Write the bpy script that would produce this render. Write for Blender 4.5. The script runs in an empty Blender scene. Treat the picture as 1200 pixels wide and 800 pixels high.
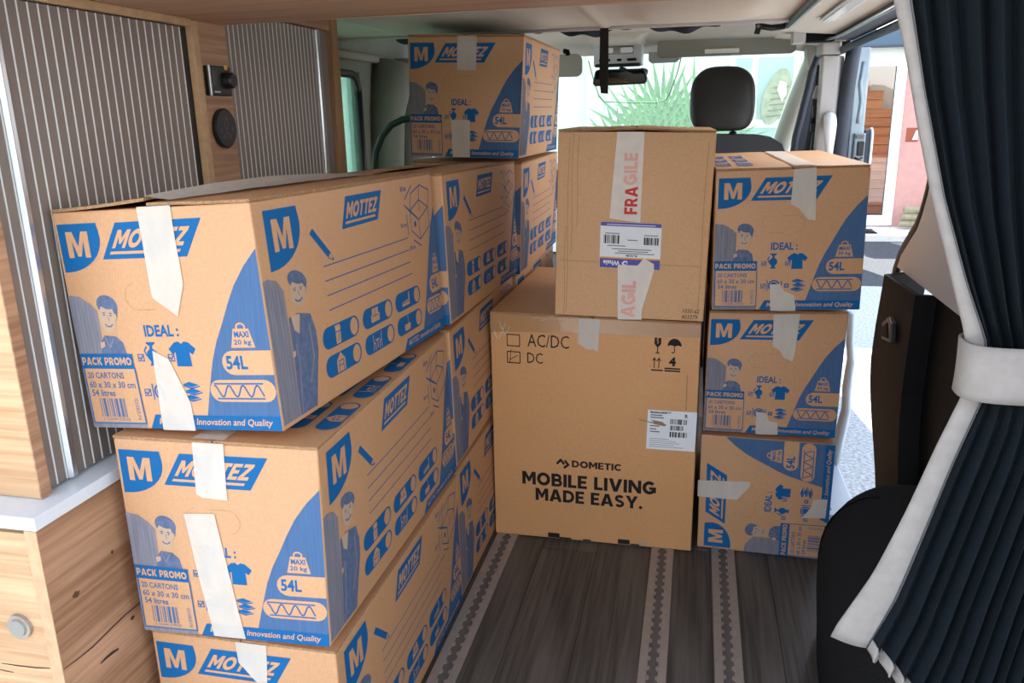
import bpy, bmesh, math, random
from mathutils import Vector, Matrix
from mathutils.geometry import tessellate_polygon
random.seed(7)
SC = bpy.context.scene
COL = SC.collection

# ---------------------------------------------------------------- camera
cam_d = bpy.data.cameras.new('camera')
cam_d.sensor_width = 36.0
cam_d.lens = 951.59 * 36.0 / 1200.0
cam_d.clip_start = 0.02
cam = bpy.data.objects.new('camera', cam_d)
COL.objects.link(cam)
R_ = ((0.97593, -0.21462, -0.03861), (0.21709, 0.93954, 0.26484), (-0.02056, -0.26685, 0.96352))  # columns right, forward, up
m = Matrix(((R_[0][0], R_[0][2], -R_[0][1], 0.0), (R_[1][0], R_[1][2], -R_[1][1], 0.0),
            (R_[2][0], R_[2][2], -R_[2][1], 1.032), (0, 0, 0, 1)))
cam.matrix_world = m
SC.camera = cam

# ---------------------------------------------------------------- sky, sun, exposure
SKY = 2.35
SUN = 11.0
EXPOSURE = 0.9
W = bpy.data.worlds.new('sky')
SC.world = W
W.use_nodes = True
wn = W.node_tree
bg = wn.nodes['Background']
tc = wn.nodes.new('ShaderNodeTexCoord')
sx = wn.nodes.new('ShaderNodeSeparateXYZ')
cr = wn.nodes.new('ShaderNodeValToRGB')
wn.links.new(tc.outputs['Generated'], sx.inputs[0])
wn.links.new(sx.outputs['Z'], cr.inputs[0])
cr.color_ramp.elements[0].position = 0.0
cr.color_ramp.elements[0].color = (1.0, 0.985, 0.96, 1)
cr.color_ramp.elements[1].position = 0.6
cr.color_ramp.elements[1].color = (0.46, 0.58, 0.80, 1)
wn.links.new(cr.outputs[0], bg.inputs[0])
bg.inputs[1].default_value = SKY
sun_d = bpy.data.lights.new('sun', 'SUN')
sun_d.energy = SUN
sun_d.angle = math.radians(0.6)
sun_d.color = (1.0, 0.95, 0.86)
sun = bpy.data.objects.new('sun', sun_d)
sun.rotation_euler = Vector((-0.2, 0.6, 0.77)).to_track_quat('Z', 'Y').to_euler()
COL.objects.link(sun)
SC.view_settings.view_transform = 'Standard'
SC.view_settings.look = 'None'
SC.view_settings.gamma = 1.0
SC.view_settings.use_curve_mapping = False
SC.view_settings.exposure = EXPOSURE

# ---------------------------------------------------------------- materials
def lin(c):
    return tuple(((x / 255) / 12.92 if x <= 10.3 else ((x / 255 + 0.055) / 1.055) ** 2.4) for x in c) + (1.0,)

def mat(name, rgb, rough=0.6, metal=0.0, noise=0.0, nscale=40.0, nstretch=(1, 1, 1), rgb2=None, bump=0.0,
        wave=0.0, wscale=200.0, wdir='X', spec=0.5, trans=0.0, coord='Object', emit=0.0):
    M = bpy.data.materials.new(name)
    M.use_nodes = True
    t = M.node_tree
    b = t.nodes['Principled BSDF']
    b.inputs['Base Color'].default_value = lin(rgb)
    b.inputs['Roughness'].default_value = rough
    b.inputs['Metallic'].default_value = metal
    b.inputs['Specular IOR Level'].default_value = spec
    tcn = t.nodes.new('ShaderNodeTexCoord')
    if noise or rgb2:
        mp = t.nodes.new('ShaderNodeMapping')
        mp.inputs['Scale'].default_value = nstretch
        nz = t.nodes.new('ShaderNodeTexNoise')
        nz.inputs['Scale'].default_value = nscale
        nz.inputs['Detail'].default_value = 6
        t.links.new(tcn.outputs[coord], mp.inputs[0])
        t.links.new(mp.outputs[0], nz.inputs[0])
        r = t.nodes.new('ShaderNodeValToRGB')
        r.color_ramp.elements[0].position = 0.32
        r.color_ramp.elements[1].position = 0.68
        c2 = rgb2 or tuple(x * (1 - noise) for x in rgb)
        r.color_ramp.elements[0].color = lin(c2)
        r.color_ramp.elements[1].color = lin(rgb)
        t.links.new(nz.outputs[0], r.inputs[0])
        t.links.new(r.outputs[0], b.inputs['Base Color'])
    h = None
    if wave:
        wv = t.nodes.new('ShaderNodeTexWave')
        wv.bands_direction = wdir
        wv.inputs['Scale'].default_value = wscale
        wv.inputs['Distortion'].default_value = 0.6
        t.links.new(tcn.outputs[coord], wv.inputs[0])
        bp = t.nodes.new('ShaderNodeBump')
        bp.inputs['Strength'].default_value = wave
        bp.inputs['Distance'].default_value = 0.001
        t.links.new(wv.outputs['Fac'], bp.inputs['Height'])
        t.links.new(bp.outputs[0], b.inputs['Normal'])
        h = bp
    if bump:
        nb = t.nodes.new('ShaderNodeTexNoise')
        nb.inputs['Scale'].default_value = nscale * 2
        nb.inputs['Detail'].default_value = 4
        t.links.new(tcn.outputs[coord], nb.inputs[0])
        bp = t.nodes.new('ShaderNodeBump')
        bp.inputs['Strength'].default_value = bump
        bp.inputs['Distance'].default_value = 0.002
        t.links.new(nb.outputs[0], bp.inputs['Height'])
        if h:
            t.links.new(h.outputs[0], bp.inputs['Normal'])
        t.links.new(bp.outputs[0], b.inputs['Normal'])
    if trans:
        out = t.nodes['Material Output']
        mx = t.nodes.new('ShaderNodeMixShader')
        tr = t.nodes.new('ShaderNodeBsdfTransparent')
        mx.inputs[0].default_value = trans
        t.links.new(b.outputs[0], mx.inputs[1])
        t.links.new(tr.outputs[0], mx.inputs[2])
        t.links.new(mx.outputs[0], out.inputs[0])
    return M

def glass(name, tint, haze=0.0, hazecol=(255, 255, 255), refl=0.08):
    M = bpy.data.materials.new(name)
    M.use_nodes = True
    t = M.node_tree
    out = t.nodes['Material Output']
    t.nodes.remove(t.nodes['Principled BSDF'])
    tr = t.nodes.new('ShaderNodeBsdfTransparent')
    tr.inputs[0].default_value = lin(tint)
    gl = t.nodes.new('ShaderNodeBsdfGlossy')
    gl.inputs['Roughness'].default_value = 0.02
    m1 = t.nodes.new('ShaderNodeMixShader')
    m1.inputs[0].default_value = refl
    t.links.new(tr.outputs[0], m1.inputs[1])
    t.links.new(gl.outputs[0], m1.inputs[2])
    last = m1
    if haze:
        tl = t.nodes.new('ShaderNodeBsdfTranslucent')
        tl.inputs[0].default_value = lin(hazecol)
        m2 = t.nodes.new('ShaderNodeMixShader')
        m2.inputs[0].default_value = haze
        t.links.new(m1.outputs[0], m2.inputs[1])
        t.links.new(tl.outputs[0], m2.inputs[2])
        last = m2
    t.links.new(last.outputs[0], out.inputs[0])
    return M

def wood(name, light, dark, grain='Y', scale=1.0, rough=0.45):
    M = bpy.data.materials.new(name)
    M.use_nodes = True
    t = M.node_tree
    b = t.nodes['Principled BSDF']
    b.inputs['Roughness'].default_value = rough
    tcn = t.nodes.new('ShaderNodeTexCoord')
    def layer(sc, st, lo, hi):
        mp = t.nodes.new('ShaderNodeMapping')
        s = {'X': (st, 1, 1), 'Y': (1, st, 1), 'Z': (1, 1, st)}[grain]
        mp.inputs['Scale'].default_value = s
        nz = t.nodes.new('ShaderNodeTexNoise')
        nz.inputs['Scale'].default_value = sc * scale
        nz.inputs['Detail'].default_value = 8
        nz.inputs['Distortion'].default_value = 0.4
        t.links.new(tcn.outputs['Object'], mp.inputs[0])
        t.links.new(mp.outputs[0], nz.inputs[0])
        r = t.nodes.new('ShaderNodeMapRange')
        r.inputs['From Min'].default_value = lo
        r.inputs['From Max'].default_value = hi
        t.links.new(nz.outputs[0], r.inputs[0])
        return r.outputs[0]
    a = layer(14, 0.1, 0.3, 0.7)
    c = layer(120, 0.03, 0.35, 0.65)
    mx = t.nodes.new('ShaderNodeMath')
    mx.operation = 'MULTIPLY_ADD'
    mx.inputs[1].default_value = 0.45
    t.links.new(c, mx.inputs[0])
    m2 = t.nodes.new('ShaderNodeMath')
    m2.operation = 'MULTIPLY'
    m2.inputs[1].default_value = 0.55
    t.links.new(a, m2.inputs[0])
    t.links.new(m2.outputs[0], mx.inputs[2])
    r = t.nodes.new('ShaderNodeValToRGB')
    r.color_ramp.elements[0].color = lin(dark)
    r.color_ramp.elements[1].color = lin(light)
    r.color_ramp.elements[0].position = 0.15
    r.color_ramp.elements[1].position = 0.85
    t.links.new(mx.outputs[0], r.inputs[0])
    t.links.new(r.outputs[0], b.inputs['Base Color'])
    bp = t.nodes.new('ShaderNodeBump')
    bp.inputs['Strength'].default_value = 0.25
    bp.inputs['Distance'].default_value = 0.001
    t.links.new(c, bp.inputs['Height'])
    t.links.new(bp.outputs[0], b.inputs['Normal'])
    return M

KRAFT = (202, 152, 109)
M_ = {}
M_['kraft'] = mat('kraft_cardboard', KRAFT, 0.5, noise=0.045, nscale=240, wave=0.10, wscale=70, wdir='X', spec=0.55)
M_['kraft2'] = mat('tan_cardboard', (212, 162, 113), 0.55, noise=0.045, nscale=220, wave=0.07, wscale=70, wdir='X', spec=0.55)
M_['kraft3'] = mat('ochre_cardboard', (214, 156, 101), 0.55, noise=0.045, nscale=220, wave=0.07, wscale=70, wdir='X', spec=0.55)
M_['edge'] = mat('raw_cardboard_edge', (178, 138, 98), 0.95, noise=0.25, nscale=300)
M_['blue'] = mat('blue_print', (8, 92, 148), 0.7, spec=0.25)
M_['half'] = mat('halftone_blue_print', (76, 106, 146), 0.8, noise=0.08, nscale=300, nstretch=(1, 1, .05), spec=0.2)
M_['pm'] = mat('photo_mid_tone', (136, 132, 140), 0.8, noise=0.12, nscale=200, nstretch=(1, 1, .08), spec=0.2)
M_['pd'] = mat('photo_dark_tone', (98, 112, 142), 0.8, noise=0.15, nscale=120, spec=0.2)
M_['pf'] = mat('photo_pale_tone', (188, 158, 132), 0.8, spec=0.2)
M_['black'] = mat('black_print', (34, 32, 32), 0.7, spec=0.2)
M_['grey'] = mat('grey_print', (120, 118, 116), 0.7, spec=0.2)
M_['white'] = mat('white_label_paper', (232, 232, 234), 0.6)
M_['purple'] = mat('violet_print', (82, 76, 160), 0.6)
M_['orange'] = mat('orange_print', (236, 160, 40), 0.6)
M_['red'] = mat('red_print', (205, 40, 40), 0.6)
M_['pink'] = mat('faded_red_print', (226, 168, 154), 0.6)
M_['tape'] = mat('white_paper_tape', (226, 217, 204), 0.6, noise=0.04, nscale=60, nstretch=(1, 1, .3), bump=0.25, trans=0.28)
M_['ftape'] = mat('fragile_tape_film', (232, 218, 206), 0.35, noise=0.04, nscale=40, bump=0.2, trans=0.1)
M_['ptape'] = mat('clear_packing_tape', (196, 150, 100), 0.15, bump=0.25, nscale=30, trans=0.35, spec=0.8)
M_['oakY'] = wood('oak_decor_along', (198, 154, 120), (146, 106, 76), 'Y')
M_['oakX'] = wood('oak_decor_across', (222, 184, 142), (184, 140, 100), 'X')
M_['oakZ'] = wood('oak_decor_upright', (176, 134, 92), (126, 90, 58), 'Z')
M_['oakE'] = mat('oak_edge_band', (206, 168, 128), 0.5, noise=0.1, nscale=60)
M_['oakS'] = wood('oak_shelf_underside', (190, 148, 118), (156, 118, 90), 'X')
M_['slat'] = mat('satin_grey_slat', (138, 126, 118), 0.5, metal=0.35)
M_['alu'] = mat('brushed_aluminium', (200, 204, 208), 0.3, metal=0.9)
M_['seam'] = mat('white_slat_seam', (226, 226, 224), 0.5)
M_['worktop'] = mat('white_laminate', (226, 232, 236), 0.35, noise=0.03, nscale=30)
M_['blackp'] = mat('black_plastic', (26, 26, 28), 0.4)
M_['darkp'] = mat('charcoal_grained_plastic', (13, 13, 15), 0.65, bump=0.15, nscale=200, spec=0.1)
M_['screen'] = mat('dark_screen', (60, 66, 62), 0.15)
M_['head'] = mat('beige_headliner', (196, 188, 176), 0.9, noise=0.04, nscale=200, bump=0.08)
M_['wallg'] = mat('grey_van_trim', (128, 132, 124), 0.8, noise=0.05, nscale=30)
M_['beige'] = mat('beige_trim_plastic', (182, 178, 176), 0.6, bump=0.05, nscale=150)
M_['trimg'] = mat('taupe_quarter_trim', (158, 155, 155), 0.6, bump=0.05, nscale=150)
M_['vis'] = mat('grey_vinyl_visor', (150, 148, 138), 0.75, bump=0.05, nscale=100)
M_['consol'] = mat('light_grey_plastic', (196, 202, 206), 0.45)
M_['lamp'] = mat('clear_lamp_lens', (236, 240, 242), 0.15)
M_['seal'] = mat('blue_black_rubber', (52, 58, 68), 0.6)
M_['paint'] = mat('blue_grey_car_paint', (142, 158, 168), 0.25, metal=0.3, noise=0.12, nscale=12)
M_['whitep'] = mat('white_plastic', (226, 228, 230), 0.35)
M_['leather'] = mat('black_leatherette', (25, 22, 23), 0.5, bump=0.1, nscale=150)
M_['leatherb'] = mat('blue_black_leatherette', (34, 38, 46), 0.5, bump=0.1, nscale=150)
M_['navy'] = mat('navy_pleated_fabric', (17, 25, 31), 0.9, noise=0.25, nscale=400, bump=0.35, spec=0.15)
M_['linen'] = mat('beige_linen_border', (152, 145, 140), 0.9, noise=0.07, nscale=60, bump=0.12, spec=0.15)
M_['felt'] = mat('black_felt', (36, 36, 38), 0.95, noise=0.5, nscale=500, bump=0.3, spec=0.1)
M_['plank'] = wood('dark_vinyl_plank', (96, 90, 84), (54, 50, 46), 'Y', rough=0.5)
M_['rail'] = mat('worn_aluminium_rail', (166, 156, 146), 0.45, metal=0.35, noise=0.06, nscale=80)
M_['raild'] = mat('dull_rail_channel', (108, 102, 97), 0.6, metal=0.3)
M_['hose'] = mat('teal_rubber_hose', (42, 64, 60), 0.5)
M_['strap'] = mat('black_webbing', (20, 18, 18), 0.85)
M_['canvas'] = mat('dark_blue_canvas', (44, 56, 70), 0.8, noise=0.2, nscale=20)
M_['sill'] = mat('pale_blue_grey_sill', (140, 152, 164), 0.4)
M_['shade_ground'] = mat('house_shade_ground', (66, 70, 75), 0.9, noise=0.35, nscale=40, bump=0.4)  # dark grey stands in for the house's shade on the ground
M_['concrete'] = mat('speckled_concrete', (196, 197, 194), 0.9, noise=0.3, nscale=60, bump=0.3)
M_['kerb'] = mat('pale_paving', (214, 210, 202), 0.85, noise=0.08, nscale=10)
M_['render'] = mat('white_house_render', (208, 212, 208), 0.9, noise=0.03, nscale=5)
M_['pinkw'] = mat('pink_house_render', (198, 150, 142), 0.9, noise=0.05, nscale=12)
M_['stairw'] = wood('reddish_stair_wood', (196, 124, 72), (150, 84, 44), 'X', 0.4)
M_['plaster'] = mat('grey_beige_plaster', (186, 172, 154), 0.9)
M_['fascia'] = mat('blue_grey_fascia', (66, 88, 108), 0.6)
M_['frame'] = mat('white_window_frame', (240, 242, 244), 0.4)
M_['palm'] = mat('palm_leaf_green', (96, 150, 84), 0.6, noise=0.2, nscale=20)
M_['trunk'] = mat('palm_trunk_brown', (120, 96, 70), 0.9, noise=0.3, nscale=20)
M_['hedge'] = mat('hedge_leaf_green', (70, 84, 58), 0.8, noise=0.5, nscale=9, bump=0.6)
M_['log'] = mat('weathered_log', (158, 150, 122), 0.9, noise=0.25, nscale=14, bump=0.4)
M_['brownp'] = mat('brown_enamel_sign', (142, 66, 40), 0.5)
M_['mirror'] = mat('mirror_glass', (120, 130, 126), 0.03, metal=1.0)
M_['ws'] = glass('green_windscreen_glass', (226, 246, 236), haze=0.05, hazecol=(206, 240, 224), refl=0.04)
M_['gglass'] = glass('green_privacy_glass', (196, 212, 204), haze=0.3, hazecol=(120, 158, 140), refl=0.05)
M_['pglass'] = glass('dark_privacy_glass', (70, 78, 74), refl=0.06)
M_['dglass'] = glass('house_door_glass', (225, 232, 232), refl=0.08)
M_['fglass'] = mat('bluish_window_pane', (150, 172, 172), 0.15, noise=0.15, nscale=2)
M_['yellow'] = mat('yellow_marker', (214, 170, 60), 0.5)

# ---------------------------------------------------------------- geometry helpers
def root_loc(o):
    while o.parent:
        o = o.parent
    return Vector(o.location)

def thing(name, label, cat, loc, group=None):
    o = bpy.data.objects.new(name, None)
    o.empty_display_size = 0.05
    COL.objects.link(o)
    o.location = loc
    o['label'] = label
    o['category'] = cat
    if group:
        o['group'] = group
    return o

def tag(o, label=None, cat=None, group=None, kind=None):
    for k, v in (('label', label), ('category', cat), ('group', group), ('kind', kind)):
        if v:
            o[k] = v
    return o

def S(o, label=None):
    o['kind'] = 'structure'
    if label:
        o['label'] = label
    return o

class MB:
    def __init__(s):
        s.v, s.f, s.m = [], [], []
    def add(s, vs, fs, mi=0):
        n = len(s.v)
        s.v += [Vector(v) for v in vs]
        for f in fs:
            s.f.append([i + n for i in f])
            s.m.append(mi)
        return s
    def box(s, x0, x1, y0, y1, z0, z1, mi=0):
        vs = [(x, y, z) for x in (x0, x1) for y in (y0, y1) for z in (z0, z1)]
        return s.add(vs, [(0, 1, 3, 2), (4, 6, 7, 5), (0, 4, 5, 1), (2, 3, 7, 6), (0, 2, 6, 4), (1, 5, 7, 3)], mi)
    def prism(s, poly, axis, lo, hi, mi=0):
        # poly in the two remaining axes in xyz order
        def P(a, b, c):
            return {'x': (c, a, b), 'y': (a, c, b), 'z': (a, b, c)}[axis]
        n = len(poly)
        vs = [P(a, b, lo) for a, b in poly] + [P(a, b, hi) for a, b in poly]
        tri = tessellate_polygon([[Vector((a, b, 0)) for a, b in poly]])
        fs = [tuple(t) for t in tri] + [tuple(i + n for i in reversed(t)) for t in tri]
        fs += [(i, (i + 1) % n, (i + 1) % n + n, i + n) for i in range(n)]
        return s.add(vs, fs, mi)
    def tube(s, path, r, n=10, mi=0, flat=None):
        path = [Vector(p) for p in path]
        rings = []
        N = len(path)
        prev = None
        for i, p in enumerate(path):
            t = (path[min(i + 1, N - 1)] - path[max(i - 1, 0)]).normalized()
            up = Vector((0, 0, 1)) if abs(t.z) < 0.9 else Vector((0, 1, 0))
            if prev is not None:
                a = (prev - t * prev.dot(t)).normalized()
            else:
                a = t.cross(up).normalized()
            prev = a
            b = t.cross(a)
            ri = r[i] if isinstance(r, (list, tuple)) else r
            fl = flat or 1.0
            rings.append([p + a * (math.cos(2 * math.pi * k / n) * ri) + b * (math.sin(2 * math.pi * k / n) * ri * fl) for k in range(n)])
        vs = [v for g in rings for v in g]
        fs = [(i * n + k, i * n + (k + 1) % n, (i + 1) * n + (k + 1) % n, (i + 1) * n + k) for i in range(N - 1) for k in range(n)]
        fs += [tuple(range(n - 1, -1, -1)), tuple((N - 1) * n + k for k in range(n))]
        return s.add(vs, fs, mi)
    def grid(s, fn, nu, nv, mi=0, closed=False):
        vs = [fn(i / nu, j / nv) for j in range(nv + 1) for i in range(nu + 1)]
        w = nu + 1
        fs = [(j * w + i, j * w + i + 1, (j + 1) * w + i + 1, (j + 1) * w + i) for j in range(nv) for i in range(nu)]
        return s.add(vs, fs, mi)
    def disc(s, c, ax, r, h, n=24, mi=0):
        # cylinder from c along unit axis ax by h
        c = Vector(c); ax = Vector(ax).normalized()
        return s.tube([c, c + ax * h], r, n, mi)
    def build(s, name, mats, parent=None, base=None, bevel=0.0, smooth=False, solid=0.0, weld=False, seg=2, subsurf=0):
        off = root_loc(parent) if parent else (Vector(base) if base else Vector((0, 0, 0)))
        me = bpy.data.meshes.new(name)
        me.from_pydata([tuple(v - off) for v in s.v], [], s.f)
        for mt in (mats if isinstance(mats, (list, tuple)) else [mats]):
            me.materials.append(M_[mt] if isinstance(mt, str) else mt)
        for p, i in zip(me.polygons, s.m):
            p.material_index = i
        bm = bmesh.new()
        bm.from_mesh(me)
        if weld:
            bmesh.ops.remove_doubles(bm, verts=bm.verts, dist=1e-5)
        bmesh.ops.recalc_face_normals(bm, faces=bm.faces)
        bm.to_mesh(me)
        bm.free()
        o = bpy.data.objects.new(name, me)
        COL.objects.link(o)
        if parent:
            o.parent = parent
        else:
            o.location = off
        if smooth:
            for p in me.polygons:
                p.use_smooth = True
        if solid:
            md = o.modifiers.new('solidify', 'SOLIDIFY')
            md.thickness = solid
            md.offset = 0
        if bevel:
            md = o.modifiers.new('bevel', 'BEVEL')
            md.width = bevel
            md.segments = seg
            md.limit_method = 'ANGLE'
            md.angle_limit = math.radians(40)
        if subsurf:
            md = o.modifiers.new('subsurf', 'SUBSURF')
            md.levels = md.render_levels = subsurf
        return o

def BX(name, b, mt, parent=None, bevel=0.002, seg=2):
    return MB().box(*b).build(name, mt, parent, base=None if parent else ((b[0] + b[1]) / 2, (b[2] + b[3]) / 2, b[4]), bevel=bevel, seg=seg)

def interp(tab, z):
    # tab: (z, value) pairs with falling z
    if z >= tab[0][0]:
        return tab[0][1]
    for (za, a), (zb, b) in zip(tab, tab[1:]):
        if za >= z >= zb:
            return a + (b - a) * (za - z) / (za - zb)
    return tab[-1][1]

# ================================================================ THE VAN (setting)
# sub floor and planks
floor = S(MB().box(-1.15, 0.375, 0.55, 3.35, -0.05, -0.006).box(0.375, 0.5, 0.55, 2.08, -0.05, -0.006).build('floor', 'raild', base=(0, 0, 0)), 'dark wood-look vinyl floor of the van')
pm = {}
PW = 0.135
for c in range(12):
    x0 = -1.15 + c * PW
    if x0 + PW > 0.5: break
    y = 0.55 - (0.37 * c) % 0.8
    while y < 3.3:
        ya, yb = max(y, 0.552), min(y + 0.92, 2.08 if x0 + PW > 0.376 else 3.35)
        L = round(yb - ya, 3)
        if L > 0.05:
            key = L
            if key not in pm:
                mbp = MB().box(0.0006, PW - 0.0006, 0.0006, L - 0.0006, -0.006, 0.0)
                ob = mbp.build('floor_plank', 'plank', floor, bevel=0)
                pm[key] = ob.data
            else:
                ob = bpy.data.objects.new('floor_plank', pm[key])
                COL.objects.link(ob)
                ob.parent = floor
            ob.location = (x0, ya, 0)
        y += 0.922
# left wall with window hole, pillar and trim
wl = MB()
wl.box(-1.2, -1.15, 0.55, 4.1, -0.05, 0.78).box(-1.2, -1.15, 0.55, 1.95, 0.78, 1.4).box(-1.2, -1.15, 1.95, 2.76, 1.19, 1.4)
wl.box(-1.2, -1.15, 2.76, 3.25, 0.78, 1.4).box(-1.2, -1.15, 3.25, 3.95, 1.22, 1.4).box(-1.2, -1.15, 3.95, 4.1, 0.78, 1.4)
wall_left = S(wl.build('wall_left', 'wallg'), 'grey-green trimmed left wall of the van')
MB().tube([(-1.14, 2.86, 0.0), (-1.13, 2.87, 0.7), (-1.12, 2.9, 1.05), (-1.10, 2.95, 1.22)], [0.07, 0.07, 0.075, 0.085], 12, flat=0.9).build('pillar_trim', 'wallg', wall_left, smooth=True)
MB().tube([(-1.10, 3.12, 0.0), (-1.10, 3.12, 1.25)], 0.08, 12).build('pillar_trim', 'wallg', wall_left, smooth=True)
BX('trim_strip', (-1.152, -1.12, 2.2, 3.05, 1.225, 1.25), 'vis', wall_left, 0.008)
w1 = MB()
win1 = S(MB().box(-1.185, -1.18, 1.95, 2.76, 0.78, 1.19).build('window_1', 'gglass'), 'green tinted side window of the van')
fr = MB()
pts = []
def rrect(a0, a1, b0, b1, r, n=6):
    out = []
    for cx_, cy_, st in ((a1 - r, b1 - r, 0), (a0 + r, b1 - r, 90), (a0 + r, b0 + r, 180), (a1 - r, b0 + r, 270)):
        for k in range(n + 1):
            a = math.radians(st + 90 * k / n)
            out.append((cx_ + r * math.cos(a), cy_ + r * math.sin(a)))
    return out
loop = [(-1.155, a, b) for a, b in rrect(1.96, 2.752, 0.79, 1.182, 0.06)]
MB().tube(loop + [loop[0]], 0.014, 8).build('window_rubber', 'blackp', win1, smooth=True)

# ceiling: moulded bed board of the pop-top roof (height field), side headliner, cab headliner
def ceil_z(x, y):
    z = 1.285
    def pad(x0, x1, y0, y1, d, s):
        def sm(a): return max(0.0, min(1.0, a)) ** 2 * (3 - 2 * max(0.0, min(1.0, a)))
        return d * sm((x - x0) / s) * sm((x1 - x) / s) * sm((y - y0) / s) * sm((y1 - y) / s)
    z -= pad(-0.95, -0.34, 0.8, 2.5, 0.018, 0.10)
    z -= pad(-0.22, 0.19, 0.8, 2.5, 0.018, 0.10)
    z -= 0.006 * (1 if abs(x + 0.28) < 0.012 else 0)
    return z
ceiling = S(MB().grid(lambda u, v: (-1.15 + 1.39 * u, 0.6 + 1.985 * v, ceil_z(-1.15 + 1.39 * u, 0.6 + 1.985 * v)), 110, 60).build('ceiling', 'head', smooth=True), 'beige moulded roof lining')
BX('lining_edge', (-1.15, 0.24, 2.575, 2.59, 1.275, 1.295), 'beige', ceiling, 0.003)
MB().grid(lambda u, v: (0.26 + 0.25 * u, 0.6 + 2.75 * v, 1.292 - 0.02 * u * u - 0.006 * math.sin(math.pi * u)), 10, 10).build('side_headliner', 'head', ceiling, smooth=True)
MB().grid(lambda u, v: (-1.2 + 1.78 * u, 2.62 + 1.5 * v, 1.375 - 0.02 * v - 0.05 * v ** 6 - 0.05 * (2 * u - 1) ** 8), 24, 24).build('cab_headliner', 'head', ceiling, smooth=True)
BX('roof_skin', (-1.25, 0.62, 0.55, 4.1, 1.40, 1.44), 'paint', ceiling, 0.004)
BX('front_header', (-1.15, 0.52, 4.02, 4.12, 1.325, 1.40), 'head', ceiling, 0.01)
BX('rear_step', (-1.15, 0.52, 2.60, 2.62, 1.30, 1.40), 'canvas', ceiling, 0.0)
# roof track and sliding door header
tr1 = thing('roof_track', 'black and silver roof track running along the beige ceiling edge', 'track', (0.25, 1.6, 1.27))
BX('track_profile', (0.238, 0.250, 0.65, 2.70, 1.268, 1.29), 'blackp', tr1, 0.003)
BX('silver_lip', (0.250, 0.262, 0.65, 2.72, 1.272, 1.292), 'alu', tr1, 0.003)
MB().tube([(0.244, 2.69, 1.278), (0.236, 2.72, 1.276), (0.20, 2.725, 1.274), (0.165, 2.705, 1.279)], 0.009, 8).build('curved_end', 'blackp', tr1, smooth=True)
lg = thing('led_strip', 'long slim lamp with clear lens set into the ceiling by the sliding door', 'light', (0.345, 2.2, 1.28))
BX('lamp_housing', (0.325, 0.372, 1.7, 2.62, 1.277, 1.283), 'consol', lg, 0.002)
BX('lens', (0.333, 0.364, 1.71, 2.61, 1.273, 1.278), 'lamp', lg, 0.002)
led = bpy.data.lights.new('led_light', 'AREA')
led.shape = 'RECTANGLE'
led.size, led.size_y = 0.025, 0.88
led.energy = 1.3
led_o = bpy.data.objects.new('led_light', led)
COL.objects.link(led_o)
led_o.parent = lg
led_o.location = (0.3485 - 0.345, 2.16 - 2.2, 1.2725 - 1.28)
dr = thing('sliding_door_rail', 'dark sliding door rail with bright lip above the door opening', 'rail', (0.46, 2.3, 1.25))
MB().prism([(0.436, 1.262), (0.50, 1.258), (0.52, 1.27), (0.52, 1.29), (0.44, 1.284)], 'y', 1.2, 3.12).build('rail_channel', 'seal', dr, bevel=0.002)
MB().tube([(0.437, 1.3, 1.262), (0.437, 2.3, 1.262), (0.435, 2.9, 1.262), (0.425, 3.04, 1.262), (0.40, 3.1, 1.263)], 0.005, 8).build('bright_lip', 'alu', dr, smooth=True)
BX('rail_return', (0.315, 0.437, 3.08, 3.14, 1.255, 1.287), 'darkp', dr, 0.004)
BX('end_block', (0.300, 0.342, 3.076, 3.145, 1.252, 1.29), 'beige', dr, 0.003)
MB().tube([(0.505, 1.2, 1.245), (0.505, 3.4, 1.245)], 0.013, 8).build('door_seal', 'seal', dr, smooth=True)

# right wall: rear quarter trims
wr = S(MB().box(0.56, 0.6, 0.55, 1.9, -0.05, 1.29).build('wall_right', 'beige'), 'rear right wall of the van behind curtain')
bq = [(1.3, 0.655), (2.15, 0.655), (2.125, 0.686), (2.06, 0.73), (2.005, 0.765), (1.975, 0.80), (1.946, 0.85), (1.92, 0.95), (1.90, 1.26), (0.6, 1.26), (0.6, 0.655)]
MB().prism(bq, 'x', 0.49, 0.56).build('upper_trim', 'trimg', wr, bevel=0.01, seg=3)
MB().tube([(0.50, 2.185, 0.60), (0.50, 2.175, 0.645), (0.50, 2.135, 0.695), (0.50, 2.072, 0.74), (0.50, 2.017, 0.775), (0.50, 1.985, 0.81), (0.50, 1.957, 0.86), (0.50, 1.93, 0.95), (0.50, 1.912, 1.25)], 0.011, 8).build('door_seal', 'blackp', wr, smooth=True)
ye = [(0.66, 2.079), (0.5, 2.125), (0.396, 2.14), (0.299, 2.082), (0.217, 2.0), (0.15, 1.947), (0.0, 1.90)]
plan = [(0.56, 0.06), (0.457, 0.0), (0.472, -0.224), (0.512, -0.236), (0.514, -0.40), (0.513, -0.58), (0.513, -1.4)]
def blk(u, v):
    k = u * (len(plan) - 1)
    i = min(int(k), len(plan) - 2)
    f = k - i
    x = plan[i][0] + (plan[i + 1][0] - plan[i][0]) * f
    dy = plan[i][1] + (plan[i + 1][1] - plan[i][1]) * f
    z = 0.645 * v
    w = max(0.0, 1 + dy / 0.35) if dy < 0 else 1
    return (x, 2.079 + dy + (interp(ye, z) - 2.079) * w, z)
lower = MB().grid(blk, 12, 14).build('lower_trim', 'darkp', wr, smooth=False, solid=0.012)
MB().prism([(1.945, 0.512), (2.035, 0.498), (2.045, 0.535), (1.985, 0.565), (1.955, 0.555)], 'x', 0.448, 0.462).build('latch_recess', 'blackp', wr, bevel=0.003)
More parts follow.
